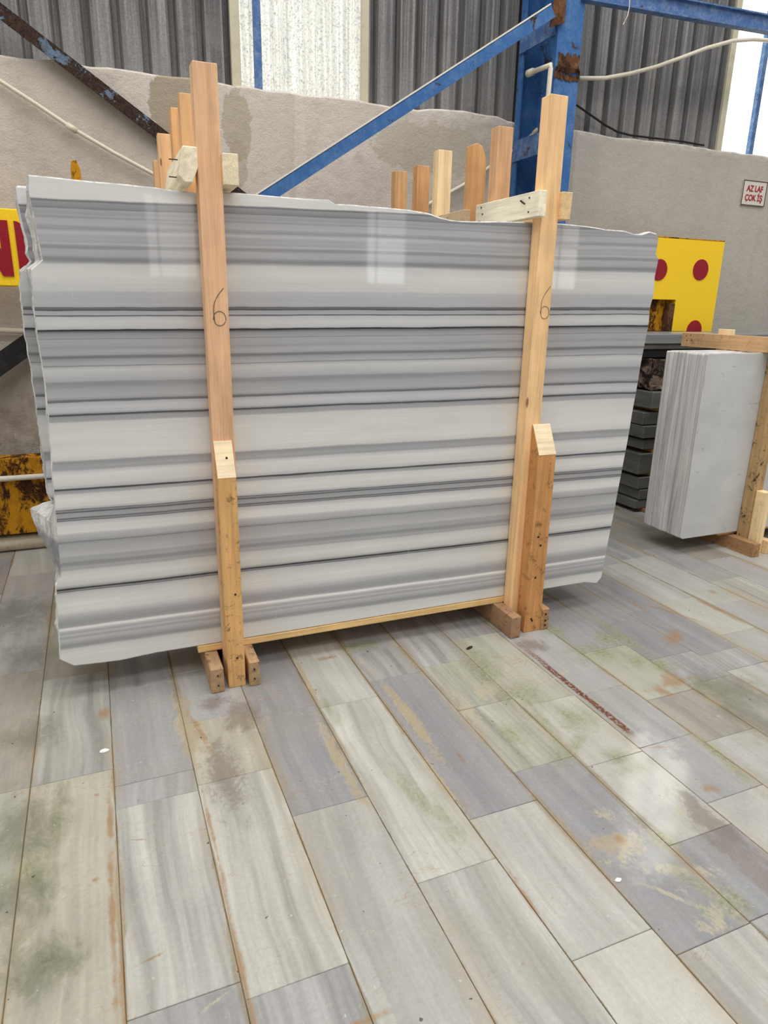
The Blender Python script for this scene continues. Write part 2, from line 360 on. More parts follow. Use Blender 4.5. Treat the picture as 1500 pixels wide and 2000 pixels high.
# ---- floor tiles: colour of each tile is its own object colour; stains are where they are on the real floor
PITCHX, X0 = 0.2565, 0.435
def floor_mat():
    k = NT('marble_floor_tile'); p = k.pos(); x, y, z = k.sep(p)[0:3]; i = k.info(); r = i.outputs['Random']
    R10 = k.math('MULTIPLY', r, 50.0)
    wob = k.noise(k.comb(k.math('MULTIPLY', x, 2.0), k.math('MULTIPLY', y, 1.3), R10), 1.0, 2, 0.5)
    st = k.noise(k.comb(k.math('ADD', k.math('MULTIPLY', x, 22.0), k.math('MULTIPLY', wob, 3.0)), k.math('MULTIPLY', y, 0.7), R10), 1.0, 3, 0.6)
    fst = k.noise(k.comb(k.math('MULTIPLY', x, 90.0), k.math('MULTIPLY', y, 2.0), R10), 1.0, 3, 0.6)
    cl = k.noise(k.comb(k.math('MULTIPLY', x, 5.0), k.math('MULTIPLY', y, 3.0), R10), 1.0, 5, 0.65, 0.5)
    a = i.outputs['Alpha']
    f = k.math('ADD', 1.0, k.math('MULTIPLY', k.rng(st, 0.32, 0.68, -0.36, 0.20), a))
    f = k.math('MULTIPLY', f, k.rng(fst, 0.3, 0.7, 0.96, 1.04)); f = k.math('MULTIPLY', f, k.rng(cl, 0.3, 0.7, 0.90, 1.07))
    c = k.gain(i.outputs['Color'], f)
    warm = k.noise(k.map(p, (2.6, 1.4, 1)), 1.0, 4, 0.6); c = k.mix(k.rng(warm, 0.54, 0.70, 0, 0.40), c, lin((196, 189, 166)))
    n = k.noise(k.map(p, (1, 0.6, 1)), 13, 7, 0.78, 0.4); n2 = k.noise(p, 5, 5, 0.7); nf = k.noise(p, 70, 4, 0.75)
    # grime drawn along the long joints
    e = k.math('ABSOLUTE', k.math('SUBTRACT', k.math('FRACT', k.math('ADD', k.math('DIVIDE', k.math('SUBTRACT', x, X0), PITCHX), 10.5)), 0.5))
    e = k.math('MULTIPLY', e, PITCHX)
    wj = k.rng(k.noise(k.comb(k.math('MULTIPLY', x, 1.6), k.math('MULTIPLY', y, 1.1), 0.0), 1.0, 3, 0.6), 0.45, 0.70, 0.002, 0.026)
    jm = k.rng(k.math('DIVIDE', k.math('ADD', e, k.math('MULTIPLY', k.math('SUBTRACT', n, 0.5), 0.022)), wj), 0.45, 1.15, 0.7, 0, True)
    jc = k.mix(k.rng(n2, 0.42, 0.58), lin((192, 168, 130)), lin((160, 146, 112)))
    c = k.mix(jm, c, jc)
    last = [wj]
    def chained(sock):              # position that waits for the previous stain, so that Cycles frees its registers one by one
        m = k.new('ShaderNodeVectorMath', operation='MULTIPLY_ADD'); k.val(m.inputs[0], sock); m.inputs[1].default_value = (1e-7, 1e-7, 1e-7); k.val(m.inputs[2], p)
        return m.outputs[0]
    def ln_(u0, v0, u1, v1, w_):
        a_, b_ = FL(u0, v0), FL(u1, v1); d_ = b_-a_
        return ((a_.x+b_.x)/2, (a_.y+b_.y)/2, d_.length/2, w_, math.degrees(math.atan2(d_.y, d_.x)), 1)
    def group(blobs, colr, soft=0.1, noise=None, thr=0.62, strength=1.0):
        nonlocal c
        tot = None
        for bl in blobs:
            u, v, rx, ry, rot = bl[:5]
            q = Vector((u, v, 0)) if len(bl) == 6 else FL(u, v)
            d = k.vmath('LENGTH', k.map(chained(last[0]), (rx, ry, 1.0), (q.x, q.y, 0), (0, 0, math.radians(rot)), 'TEXTURE'))
            tot = d if tot is None else k.math('MINIMUM', tot, d)
            last[0] = tot
        soft_m = k.rng(tot, 1.6, 0.1, 0, 1)
        m = k.rng(k.math('ADD', noise, k.math('MULTIPLY', soft_m, 0.30)), thr, thr+soft, 0, strength)
        m = k.math('MULTIPLY', m, k.rng(tot, 1.9, 1.3, 0, 1))
        c = k.mix(m, c, lin(colr) if not isinstance(colr, bpy.types.NodeSocket) else colr)
        last[0] = m; return m
    nb = k.math('ADD', k.math('MULTIPLY', n, 0.7), k.math('MULTIPLY', nf, 0.3))
    rdg = k.math('SUBTRACT', 0.62, k.math('MULTIPLY', k.math('ABSOLUTE', k.math('SUBTRACT', k.noise(k.map(p, (1, 0.55, 1)), 8, 5, 0.72, 0.8), 0.5)), 2.2))
    nr = k.math('ADD', k.math('MULTIPLY', rdg, 0.75), k.math('MULTIPLY', nf, 0.25))
    halo = k.math('MULTIPLY', k.rng(e, 0.050, 0.0, 0, 0.6), k.rng(k.noise(k.map(p, (3, 1.6, 1)), 1.0, 5, 0.65), 0.45, 0.62))
    c = k.mix(k.math('MULTIPLY', halo, k.rng(nf, 0.35, 0.6, 0.5, 1)), c, lin((206, 180, 136)))
    # scuffs, scratches and lime marks
    sc1 = k.rng(k.math('ABSOLUTE', k.math('SUBTRACT', k.noise(k.map(p, (1.0, 0.35, 1), rot=(0, 0, 0.5)), 7, 5, 0.7, 0.6), 0.5)), 0.0, 0.010, 0.7, 0)
    c = k.mix(k.math('MULTIPLY', sc1, k.rng(n2, 0.52, 0.62)), c, lin((226, 218, 196)))
    sc2 = k.rng(k.math('ABSOLUTE', k.math('SUBTRACT', k.noise(k.map(p, (0.4, 1.4, 1), rot=(0, 0, -0.3)), 6, 4, 0.7, 0.6), 0.5)), 0.0, 0.007, 0.6, 0)
    c = k.mix(k.math('MULTIPLY', sc2, k.rng(cl, 0.54, 0.64)), c, lin((196, 150, 98)))
    # milky and beige scale, moss, dark silt, rust
    group([(905, 1380, .06, .16, 0), (950, 1345, .10, .10, 0), (1230, 1650, .13, .06, 30), (1330, 1700, .16, .035, -25), (1400, 1790, .12, .05, 20), (1180, 1590, .05, .05, 0),
           (800, 1400, .035, .34, 0), (855, 1520, .02, .22, 0), (660, 1480, .030, .30, 0), (600, 1330, .018, .2, 0), (350, 1410, .03, .25, 0), (400, 1450, .03, .2, 0), (1330, 1590, .07, .03, 40), ln_(1142, 1702, 1285, 1645, .022), ln_(1215, 1710, 1440, 1800, .012), ln_(745, 1330, 842, 1452, .026), ln_(725, 1465, 862, 1628, .008), ln_(1108, 1480, 1152, 1430, .012), ln_(1390, 1330, 1500, 1370, .03), ln_(375, 1990, 470, 1918, .006), ln_(880, 1325, 990, 1390, .02), ln_(1050, 1345, 1140, 1290, .01)],
          (222, 212, 184), 0.10, nr, 0.70, 0.8)
    group([(800, 1400, .030, .34, 0), (855, 1520, .016, .22, 0), (660, 1480, .026, .30, 0), (600, 1330, .014, .2, 0), (370, 1420, .05, .26, 0), (1190, 1650, .08, .05, 0)], (208, 190, 156), 0.08, nb, 0.64, 0.8)
    group([(1190, 1250, .11, .10, 0), (1000, 1430, .07, .08, 0), (1095, 1480, .07, .05, 30), (1165, 1275, .16, .12, 0), (1245, 1290, .10, .10, 0), (940, 1300, .11, .18, 0), (1020, 1360, .11, .16, 0), (1130, 1400, .10, .12, 0),
           (1210, 1480, .07, .06, 0), (1080, 1230, .06, .10, 0), (1290, 1300, .10, .07, 0), (870, 1600, .04, .12, 0), (820, 1560, .03, .18, 6), (700, 1262, .12, .06, 0), (1400, 1350, .08, .14, 0), (1300, 1640, .05, .05, 0), (1420, 1760, .08, .05, 0), (1240, 1500, .08, .05, 0), (640, 1380, .02, .12, 0),
           (90, 1880, .10, .08, 0), (110, 1600, .05, .15, 0), ln_(750, 1490, 868, 1620, .03), ln_(1090, 1500, 1150, 1420, .04), ln_(1000, 1330, 1110, 1470, .03), ln_(1290, 1680, 1450, 1790, .03), ln_(1120, 1180, 1290, 1290, .03), ln_(1340, 1420, 1500, 1560, .025), (60, 1700, .08, .25, 0)],
          k.mix(k.rng(nf, 0.36, 0.58), lin((124, 138, 66)), lin((190, 192, 152))), 0.26, nb, 0.575, 0.74)
    group([(40, 1620, .11, .2, 0), (30, 1760, .09, .12, 0), (70, 1900, .09, .1, 0), (30, 1200, .2, .25, 0), (60, 1280, .12, .2, 0), (1430, 1350, .16, .16, 0), (60, 1440, .10, .12, 0), (1450, 1400, .1, .14, 0)],
          (132, 132, 116), 0.22, nb, 0.56, 0.6)
    group([(1395, 1610, .05, .20, 0), (1460, 1690, .05, .16, 0), (1345, 1560, .03, .06, 0), (470, 1400, .07, .14, 0), (440, 1520, .06, .22, 0), (420, 1370, .07, .06, 0), (1040, 1260, .06, .07, 0)],
          (150, 134, 122), 0.12, nb, 0.60, 0.65)
    group([(1310, 1330, .10, .05, 40), (1295, 1350, .04, .07, 0), (1385, 1540, .035, .025, 0), (1390, 1155, .05, .05, 0), (190, 1552, .012, .012, 0), (186, 1718, .012, .012, 0), (640, 1285, .07, .02, 0), (1315, 1245, .10, .05, 30), (205, 1395, .03, .05, 0),
           (700, 2000, .10, .012, 0), (1240, 1180, .02, .1, 0), (1400, 1190, .02, .18, 0), (220, 1790, .010, .35, 0), (215, 1600, .012, .2, 0), (238, 1900, .010, .2, 0), (470, 1880, .010, .4, 0), (420, 1650, .008, .3, 0), (1210, 1640, .02, .02, 0), (900, 1480, .01, .06, 0), ln_(1255, 1352, 1365, 1318, .03), ln_(1215, 1462, 1345, 1458, .006), ln_(240, 1641, 300, 1639, .004), ln_(255, 1892, 325, 1858, .005), ln_(360, 1380, 415, 1470, .02), ln_(1195, 1160, 1420, 1230, .012), ln_(985, 1690, 1080, 1830, .012)],
          (192, 146, 96), 0.16, nb, 0.63, 0.72)
    # the dripping rust line that runs out from the right-hand post
    ln = k.math('ABSOLUTE', k.math('SUBTRACT', x, k.math('ADD', 1.752, k.math('MULTIPLY', k.math('SUBTRACT', n2, 0.5), 0.03))))
    lm = k.math('MULTIPLY', k.rng(ln, 0.009, 0.020, 1, 0, True), k.math('MULTIPLY', k.rng(y, 1.66, 1.72), k.rng(y, 2.55, 2.2)))
    lm = k.math('MULTIPLY', lm, k.rng(nf, 0.38, 0.5)); c = k.mix(lm, c, lin((132, 66, 24)))
    # specks of grit
    g = k.noise(p, 38, 2, 0.5); c = k.mix(k.rng(g, 0.745, 0.76, 0, 0.8), c, lin((78, 66, 52)))
    g2 = k.noise(k.map(p, (1, 1, 1), (5, 3, 0)), 46, 2, 0.5); c = k.mix(k.rng(g2, 0.745, 0.76, 0, 0.8), c, lin((236, 234, 226)))
    c = k.gain(c, k.rng(nf, 0.3, 0.7, 0.56, 0.66))
    # a skin of water lies around the drip on the right
    q = FL(1285, 1560)
    wet = k.rng(k.math('ADD', k.vmath('LENGTH', k.map(p, (0.30, 0.42, 1), (q.x, q.y, 0), typ='TEXTURE')), k.math('MULTIPLY', k.math('SUBTRACT', n2, 0.5), 1.4)), 0.8, 1.1, 1, 0, True)
    rough = k.math('ADD', k.rng(n2, 0.35, 0.65, 0.30, 0.48), k.math('MULTIPLY', jm, 0.3))
    rough = k.math('SUBTRACT', rough, k.math('MULTIPLY', wet, 0.17), clamp=True)
    k.val(k.b.inputs['Coat Weight'], k.math('MULTIPLY', wet, 0.9)); k.b.inputs['Coat Roughness'].default_value = 0.10; k.b.inputs['Coat IOR'].default_value = 1.8
    k.bump(k.math('ADD', n, k.math('MULTIPLY', nf, 0.5)), 0.0022, 0.6)
    return k.out(c, rough, spec=0.5)
M_TILE = floor_mat()
def m_grout():
    k = NT('joint_dirt'); p = k.pos(); n = k.noise(p, 12, 5, 0.7); return k.out(k.mix(k.rng(n, 0.35, 0.65), lin((176, 150, 110)), lin((120, 108, 78))), 0.9, spec=0.2)
M_GROUT = m_grout()

# ================================================================== SETTING
floor = box('floor', -9, 15, -8.2, 5.4, -0.25, -0.005, M_GROUT, None, 0)
setp(floor, 'marble slab floor of long grey and white tiles with moss and rust stains', None, None, 'structure')
def tile_bm(w, l, bm=None, ox=0, oy=0, dz=0.0, tw=0.0):
    own = bm is None
    if own: bm = bmesh.new()
    g, b, h = 0.0008, 0.0012, 0.012
    a, c = w/2-g, l/2-g
    lo = [bm.verts.new((ox+sx*a, oy+sy*c, -h)) for sx, sy in ((-1, -1), (1, -1), (1, 1), (-1, 1))]
    mi = [bm.verts.new((ox+sx*a, oy+sy*c, dz-0.0016+tw*sx)) for sx, sy in ((-1, -1), (1, -1), (1, 1), (-1, 1))]
    hi = [bm.verts.new((ox+sx*(a-b), oy+sy*(c-b), dz+tw*sx)) for sx, sy in ((-1, -1), (1, -1), (1, 1), (-1, 1))]
    bm.faces.new(hi)
    for i in range(4):
        j = (i+1) % 4
        bm.faces.new((lo[i], lo[j], mi[j], mi[i])); bm.faces.new((mi[i], mi[j], hi[j], hi[i]))
    return bm
LT, WH, CR, GR, DG, MG, GN = (219, 218, 210), (228, 227, 216), (226, 221, 202), (203, 202, 200), (183, 182, 184), (196, 191, 180), (214, 214, 198)
# joints and tints read from the photograph, per strip (strip k spans X0+k*PITCHX .. +1)
KN = {
 -4: [(1.1, None), (2.18, GN), (3.0, MG)],
 -3: [(0.9, None), (2.18, CR), (2.887, LT), (3.55, MG), (4.2, MG)],
 -2: [(0.6, None), (1.25, GR), (1.965, LT), (2.08, GR), (2.70, GR), (3.4, GR), (4.1, MG)],
 -1: [(0.5, None), (1.20, GR), (1.99, WH), (2.36, CR), (2.75, GR), (3.5, MG)],
 0: [(0.4, None), (1.735, LT), (2.305, DG), (2.92, DG), (3.5, GR)],
 1: [(0.5, None), (1.355, LT), (2.278, WH), (2.805, LT), (3.4, MG)],
 2: [(0.4, None), (1.0, WH), (1.518, LT), (2.393, DG), (2.64, GR), (3.3, GR)],
 3: [(0.4, None), (0.916, LT), (1.662, DG), (2.064, GN), (2.42, GN), (2.9, GR)],
 4: [(0.4, None), (0.92, GR), (1.203, DG), (1.594, LT), (1.995, WH), (2.6, GN), (3.2, GR)],
 5: [(0.5, None), (1.30, LT), (1.61, GR), (1.983, GR), (2.6, GR), (3.1, MG)],
 6: [(0.7, None), (1.55, LT), (1.85, MG), (2.27, GN), (2.86, DG), (3.5, GR)],
 7: [(0.9, None), (1.40, LT), (1.88, MG), (2.11, GR), (2.48, DG), (3.1, DG)],
 8: [(1.0, None), (1.91, LT), (2.06, GR), (2.55, DG), (3.1, DG), (3.7, GR)],
 9: [(1.2, None), (1.75, GR), (2.18, LT), (2.585, WH), (3.15, LT), (3.8, GR)],
 10: [(1.3, None), (1.85, GR), (2.46, GR), (3.19, LT), (3.9, GR)],
 11: [(1.4, None), (2.1, GR), (2.72, WH), (3.3, GR), (4.0, MG)],
 12: [(1.4, None), (2.3, LT), (3.0, GR), (3.6, MG), (4.2, MG)],
}
rnd = random.Random(3)
PAL = [LT, GR, MG, GR, LT, DG, GN]
nt = 0
stuff = bmesh.new(); cache = {}
for s in range(-37, 57):
    xc = X0 + (s+0.5)*PITCHX
    if xc < -8.8 or xc > 14.8: continue
    js = KN.get(s)
    single = -6 <= s <= 17
    if js is None: js = [(0.3+rnd.random()*0.5 if single else rnd.random()*0.5+0.2, None)]
    js = list(js)
    y = js[-1][0]
    while y < 4.6: y += rnd.choice((0.45, 0.6, 0.75)); js.append((min(y, 4.95), rnd.choice(PAL)))
    if js[-1][0] < 4.9: js.append((4.95, rnd.choice(PAL)))
    for (a, _), (b, cc) in zip(js, js[1:]):
        wd, ln, dz, tw = PITCHX, b-a, rnd.uniform(-0.0006, 0.0006), rnd.uniform(-0.0005, 0.0005)
        if ln < 0.05: continue
        if single and b > 0.6:
            me = bm_mesh(tile_bm(wd, ln, None, 0, 0, dz, tw), 'tile')
            jt = rnd.uniform(0.97, 1.03); cl = tuple(v*jt for v in cc); st = rnd.choice((0.25, 0.5, 0.9))
            if cc == DG: st = 0.4
            o = link('tile', me, M_TILE, floor, (xc, (a+b)/2, 0), (*lin(cl)[:3], st)); nt += 1
        else: tile_bm(wd, ln, stuff, xc, (a+b)/2, dz, tw)
    y = js[0][0]
    while y > -8.0:
        l = rnd.choice((0.6, 0.75, 0.9)); tile_bm(PITCHX, l, stuff, xc, y-l/2, rnd.uniform(-0.001, 0.001)); y -= l
fl_rest = link('tile_field', bm_mesh(stuff, 'tile_field'), M_TILE, floor, (0, 0, 0), (*lin(GR)[:3], 0.5)); fl_rest['kind'] = 'stuff'

# concrete wall with an uneven cast crest
bm = bmesh.new(); n = 260; xa, xb = -9.0, 15.0
rw = random.Random(5); hs = []; hcur = 0
for i in range(n+1):
    hcur = hcur*0.75 + rw.uniform(-0.008, 0.008); hs.append(2.862+hcur+(0.018 if 2.35 < xa+(xb-xa)*i/n < 3.0 else 0)-(0.02 if 3.2 < xa+(xb-xa)*i/n < 3.45 else 0))
prev = None
for i in range(n+1):
    X = xa+(xb-xa)*i/n; z = hs[i]
    r = [bm.verts.new(v) for v in ((X, 4.9, -0.25), (X, 4.9, z-0.012), (X, 4.91, z), (X, 5.02, z), (X, 5.02, -0.25))]
    if prev:
        for a in range(5): bm.faces.new((prev[a], prev[(a+1) % 5], r[(a+1) % 5], r[a]))
    else: bm.faces.new(r)
    prev = r
bm.faces.new(prev[::-1])
wall = link('wall_back', bm_mesh(bm, 'wall_back'), M_CONC); setp(wall, 'stained bare concrete wall with uneven top edge below metal cladding', kind='structure')
# corrugated sheets above it
RIB = 0.167
def corr_mesh(x0, x1, z0, z1, name, ph=0.0, depth=0.062):
    bm = bmesh.new(); pts = []
    kx = math.floor((x0-ph)/RIB)
    while ph+kx*RIB < x1:
        b = ph+kx*RIB
        for dx, dy in ((0.0, 0), (0.110, 0), (0.124, 1), (0.153, 1)): pts.append((b+dx, dy*depth))
        kx += 1
    pts.append((ph+kx*RIB, 0))
    def at(X):
        for (a, ya), (b, yb) in zip(pts, pts[1:]):
            if a <= X <= b: return ya+(yb-ya)*(X-a)/max(b-a, 1e-6)
        return 0
    P = [(x0, at(x0))]+[q for q in pts if x0 < q[0] < x1]+[(x1, at(x1))]
    cx = (x0+x1)/2
    lo = [bm.verts.new((a-cx, b, 0)) for a, b in P]; hi = [bm.verts.new((a-cx, b, z1-z0)) for a, b in P]
    for i in range(len(P)-1): bm.faces.new((lo[i], lo[i+1], hi[i+1], hi[i]))
    return bm_mesh(bm, name)
def sheet(x0, x1, mat, name='corrugated_sheet', parent=wall, z0=2.78, z1=5.6, y=5.035):
    return link(name, corr_mesh(x0, x1, z0, z1, name), mat, parent, ((x0+x1)/2, y, z0))
EDG = [-9, -7, -5, -3.18, -2.17, -1.17, -0.165, 1.03]
for a, b in zip(EDG, EDG[1:]): sheet(a, b, M_CLAD)
for a, b in zip([1.90, 2.74, 3.24, 4.25], [2.74, 3.24, 4.25, 5.23]): sheet(a, b, M_CLAD)
for a, b in zip([6.2, 7.2, 8.2, 11, 13], [7.2, 8.2, 11, 13, 15]): sheet(a, b, M_CLAD)
w1 = empty('window_1', (1.46, 5.035, 2.78)); setp(w1, 'tall translucent daylight panel in the cladding, left of the blue column', kind='structure')
for a, b in ((1.03, 1.46), (1.46, 1.90)): sheet(a, b, M_SKY, 'pane', w1)
w2 = empty('window_2', (5.7, 5.035, 2.78)); setp(w2, 'translucent daylight panel in the cladding at the right edge', kind='structure')
for a, b in ((5.23, 5.72), (5.72, 6.2)): sheet(a, b, M_SKYB, 'pane', w2)
for nm, (a, b) in {'trim_1': (0.985, 1.045), 'trim_2': (1.872, 1.925), 'trim_3': (5.185, 5.245)}.items():
    t = box(nm, a, b, 5.0, 5.03, 2.8, 5.6, M_TRIM, None, 0.003); setp(t, 'cream vertical trim strip at the side of a daylight panel', kind='structure')
t = box('dark_strip', 3.165, 3.20, 4.99, 5.03, 2.84, 5.6, M_BLACK, None, 0); setp(t, 'dark vertical strip in the cladding behind the blue column', kind='structure')  # narrow plain black strip along the cladding
# the wall behind the camera, seen only as a reflection in the polished slab
wf = box('wall_front', -9, 15, -8.22, -8.05, 0, 6.0, M_CLAD, None, 0); setp(wf, 'grey metal wall on the other side of the hall', kind='structure')
for j, (a, b) in enumerate(((5.18, 5.97), (9.55, 10.2), (1.05, 1.85))):
    e = empty('window_%d' % (3+j), (a, -8.0, 1.95)); setp(e, 'far side hall window, number %d along' % (j+1), kind='structure')
    mx = a+0.17
    for (p, q) in ((a, mx-0.02), (mx+0.02, b)):
        box('pane', p, q, -8.04, -8.0, 1.95, 2.80, M_GLOW if j < 2 else M_GLOWD, e, 0); box('pane', p, q, -8.04, -8.0, 2.86, 3.28, M_GLOWD, e, 0)
    box('window_frame', mx-0.02, mx+0.02, -8.04, -7.99, 1.95, 3.28, M_BLUED, e, 0)

# ================================================================== STEEL
# vertical rails in front of the daylight panels
for i, (x, lab) in enumerate(((1.155, 'thin blue steel upright standing against the left daylight panel'), (5.575, 'thin blue steel upright standing against the right daylight panel'))):
    o = bar('steel_upright', (x, 5.0, 2.86), (x, 5.0, 5.6), 0.045, 0.04, M_BLUED, up=(0, 1, 0)); setp(o, lab, 'steel post', 'thin uprights at daylight panels')
# lattice column
col = empty('steel_column', (3.12, 4.6, 0), 'blue steel lattice column with rust patches, right of centre against the wall', 'column')
def channel(name, x0, x1, y0, y1, z0, z1, op, mat=M_BLUE):
    t = 0.012
    if op > 0: pr = [(x0, y0), (x1, y0), (x1, y1), (x1-t, y1), (x1-t, y0+t), (x0+t, y0+t), (x0+t, y1), (x0, y1)]
    else: pr = [(x0, y1), (x0, y0), (x0+t, y0), (x0+t, y1-t), (x1-t, y1-t), (x1-t, y0), (x1, y0), (x1, y1)]
    return prism(name, pr, 'z', z0, z1, mat, col)
channel('channel', 3.03, 3.225, 4.40, 4.47, 0, 5.6, 1)
channel('channel', 3.03, 3.225, 4.80, 4.86, 0, 5.6, -1)
for z in (0.35, 0.95, 1.55, 2.15, 2.58, 3.28, 3.95, 4.6): box('batten_plate', 3.018, 3.030, 4.42, 4.84, z, z+0.14, M_BLUED, col, 0)
box('inner_web', 3.20, 3.212, 4.47, 4.80, 0, 5.6, M_BLUE, col, 0)
bm = bmesh.new()
rr = random.Random(4)
N = 26; ring = []
for j in range(2):
    row = []
    for i in range(N+1):
        u = i/N; x = 3.024+0.205*u; row.append(bm.verts.new((x, 4.395-rr.uniform(0, 0.012)*(1), 3.065+0.006*math.sin(u*9)+j*(0.028+rr.uniform(-0.006, 0.008)))))
    ring.append(row)
for i in range(N): bm.faces.new((ring[0][i], ring[0][i+1], ring[1][i+1], ring[1][i]))
bmesh.ops.solidify(bm, geom=bm.faces[:], thickness=0.006)
link('weld_seam', bm_mesh(bm, 'weld_seam'), M_RUST, col)
for (x0, x1, z0, z1) in ((3.026, 3.23, 3.03, 3.062), (3.05, 3.22, 3.10, 3.17)):
    pr = []; m = 16
    for i in range(m+1): pr.append((x0+(x1-x0)*i/m, z0-rr.uniform(0, 0.018)))
    for i in range(m, -1, -1): pr.append((x0+(x1-x0)*i/m, z1+rr.uniform(-0.02, 0.022)*(1.0-abs(i/m-.5))))
    prism('rust_crust', pr, 'y', 4.395, 4.402, M_RUST, col)
# gusset at brace
prism('gusset_plate', [(2.95, 3.30), (3.06, 3.34), (3.06, 3.60), (2.98, 3.56)], 'y', 4.375, 4.385, M_RUST, col)
# right beam
p0, p1 = PL(1135, -18, 4.4), PL(1500, 48, 4.4); d = p1-p0
pf = [(-0.03, -0.055), (0.03, -0.055), (0.03, -0.045), (0.006, -0.045), (0.006, 0.045), (0.03, 0.045), (0.03, 0.055), (-0.03, 0.055)]
beam = empty('steel_beam', p0, 'blue steel beam running right from the column top across the cladding', 'beam')
bar('web', p0, p0+d*1.9, 0, 0, M_BLUED, beam, up=(0, 0, 1), prof=pf)
# braces
def brace(name, a, b, mat, label, dust=True, w=0.075):
    e = empty(name, a, label, 'brace')
    a = Vector(a); b = Vector(b)
    t = (b-a).normalized(); nrm = Vector((0, -1, 0)); up = t.cross(nrm)
    if up.z < 0: up = -up
    bar('angle_bar', a, b, 0.008, w, mat, e, up=up)
    bar('angle_flange', a+up*(w/2)+Vector((0, 0.03, 0)), b+up*(w/2)+Vector((0, 0.03, 0)), 0.06, 0.008, mat, e, up=up)
    if dust: bar('dust_layer', a+up*(w/2+0.008)+Vector((0, 0.026, 0)), b+up*(w/2+0.008)+Vector((0, 0.026, 0)), 0.066, 0.009, M_DUST, e, up=up)
    return e
a, b = PL(1080, 22, 4.36), PL(510, 392, 4.36)
dirn = (a-b); brace('diagonal_brace', b-dirn*0.55, a, M_BLUE, 'long blue diagonal steel brace with white dust on top, rising right to the column', True, 0.07)
a, b = PL(0, 22, 4.83), PL(325, 272, 4.83); dd = b-a
brace('diagonal_brace', a-dd*0.6, a+dd*2.6, M_RUSTBL, 'rust-eaten pale blue diagonal brace descending from top left behind the posts', False, 0.07)
a, b = PL(0, 712, 4.74), PL(55, 673, 4.74); dd = b-a
brace('diagonal_brace', a-dd*4.0, a+dd*3.5, M_BLACK, 'short black diagonal bar low on the wall at the left edge', False, 0.11)
# pipes on the wall
def pipe(name, pts, r, mat, label, cat='pipe', grp=None, joints=()):
    e = empty(name, pts[0], label, cat, grp); tube('pipe_run', pts, r, mat, e)
    for j in joints:
        j = Vector(j); i = min(range(len(pts)), key=lambda q: (Vector(pts[q])-j).length)
        t = (Vector(pts[min(i+1, len(pts)-1)])-Vector(pts[max(i-1, 0)])).normalized()
        tube('pipe_coupling', [j-t*0.03, j+t*0.03], r*1.5, mat, e)
    return e
P = [PL(-60, 118, 4.86), PL(0, 158, 4.86), PL(70, 203, 4.86), PL(140, 250, 4.86), PL(220, 297, 4.86), PL(305, 343, 4.86), PL(420, 402, 4.86)]
pipe('water_pipe', P, 0.012, M_PVC, 'thin cream plastic pipe sloping down the left of the concrete wall', joints=(P[3],))
P = [PL(1026, 290-10, 4.86)] if False else [PL(1048, 256, 4.84), PL(1010, 290, 4.86), PL(905, 361, 4.86), PL(838, 398, 4.86), PL(760, 440, 4.86)]
pipe('water_pipe', P, 0.013, M_PVC, 'cream plastic pipe sloping down left behind the right-hand row of posts', joints=(P[0],))
A = PL(1036, 142, 4.6); A2 = PL(1076, 127, 4.36); A3 = PL(1070, 195, 4.36); A4 = PL(1068, 250, 4.36)
pipe('elbow_pipe', [A+Vector((0, 0.02, 0)), A, A+(A2-A)*0.5, A2, A2+Vector((0, 0, -0.02)), A3, A4, A4-Vector((0, 0, .35))], 0.016, M_PVC, 'cream pipe with elbow joint fixed on the blue column', joints=(A,))
Q = [(1132, 153), (1180, 153), (1230, 144), (1280, 131), (1330, 113), (1380, 94), (1430, 80), (1470, 77), (1500, 79), (1560, 88)]
pipe('water_pipe', [PL(u, v, 4.9-0.06) for u, v in Q], 0.015, M_PVC, 'cream plastic pipe curving up right across the metal cladding')
Q = [(1126, 205), (1150, 222), (1180, 243), (1205, 257), (1230, 264), (1270, 269), (1330, 276), (1375, 284)]
o = tube('black_cable', [PL(u, v, 4.97) for u, v in Q], 0.008, M_BLACK, None, 6); setp(o, 'black cable sagging from the column onto the top of the concrete wall', 'cable')
o = tube('hanging_string', [PL(u, v, 4.3) for u, v in ((1231, -20), (1229, 15), (1226, 30), (1217, 48))], 0.003, M_DUST, None, 5); setp(o, 'short pale string hanging from the blue beam', 'string')
o = tube('water_pipe', [PL(-80, 644, 4.84), PL(0, 645, 4.84), PL(60, 648, 4.84), PL(300, 655, 4.84)], 0.017, M_PVC, None); setp(o, 'horizontal cream pipe on the wall below the yellow N sign', 'pipe')
o = tube('floor_pipe', [(-2.4, 4.68, 0.052), (0.6, 4.68, 0.052)], 0.052, M_PVCF, None, 16); setp(o, 'thick cream pipe lying on the floor at the foot of the left wall', 'pipe')
# rusty machine beam, low left
mb = empty('rusty_beam', (-1.6, 4.6, 0.12), 'rusty yellow steel machine beam low against the wall at the left edge', 'machine beam')
box('upper_web', -2.4, 0.9, 4.60, 4.72, 0.505, 0.612, M_RUSTYEL, mb, 0.003)
tube('pale_rail', [(-2.4, 4.585, 0.492), (0.9, 4.585, 0.492)], 0.017, M_DUST, mb)
box('lower_web', -2.4, 0.9, 4.615, 4.78, 0.125, 0.49, M_RUSTYEL, mb, 0.003)
box('foot', -2.3, -2.1, 4.64, 4.78, 0.0, 0.125, M_RUST, mb, 0.002)
box('foot', 0.6, 0.8, 4.64, 4.78, 0.0, 0.125, M_RUST, mb, 0.002)
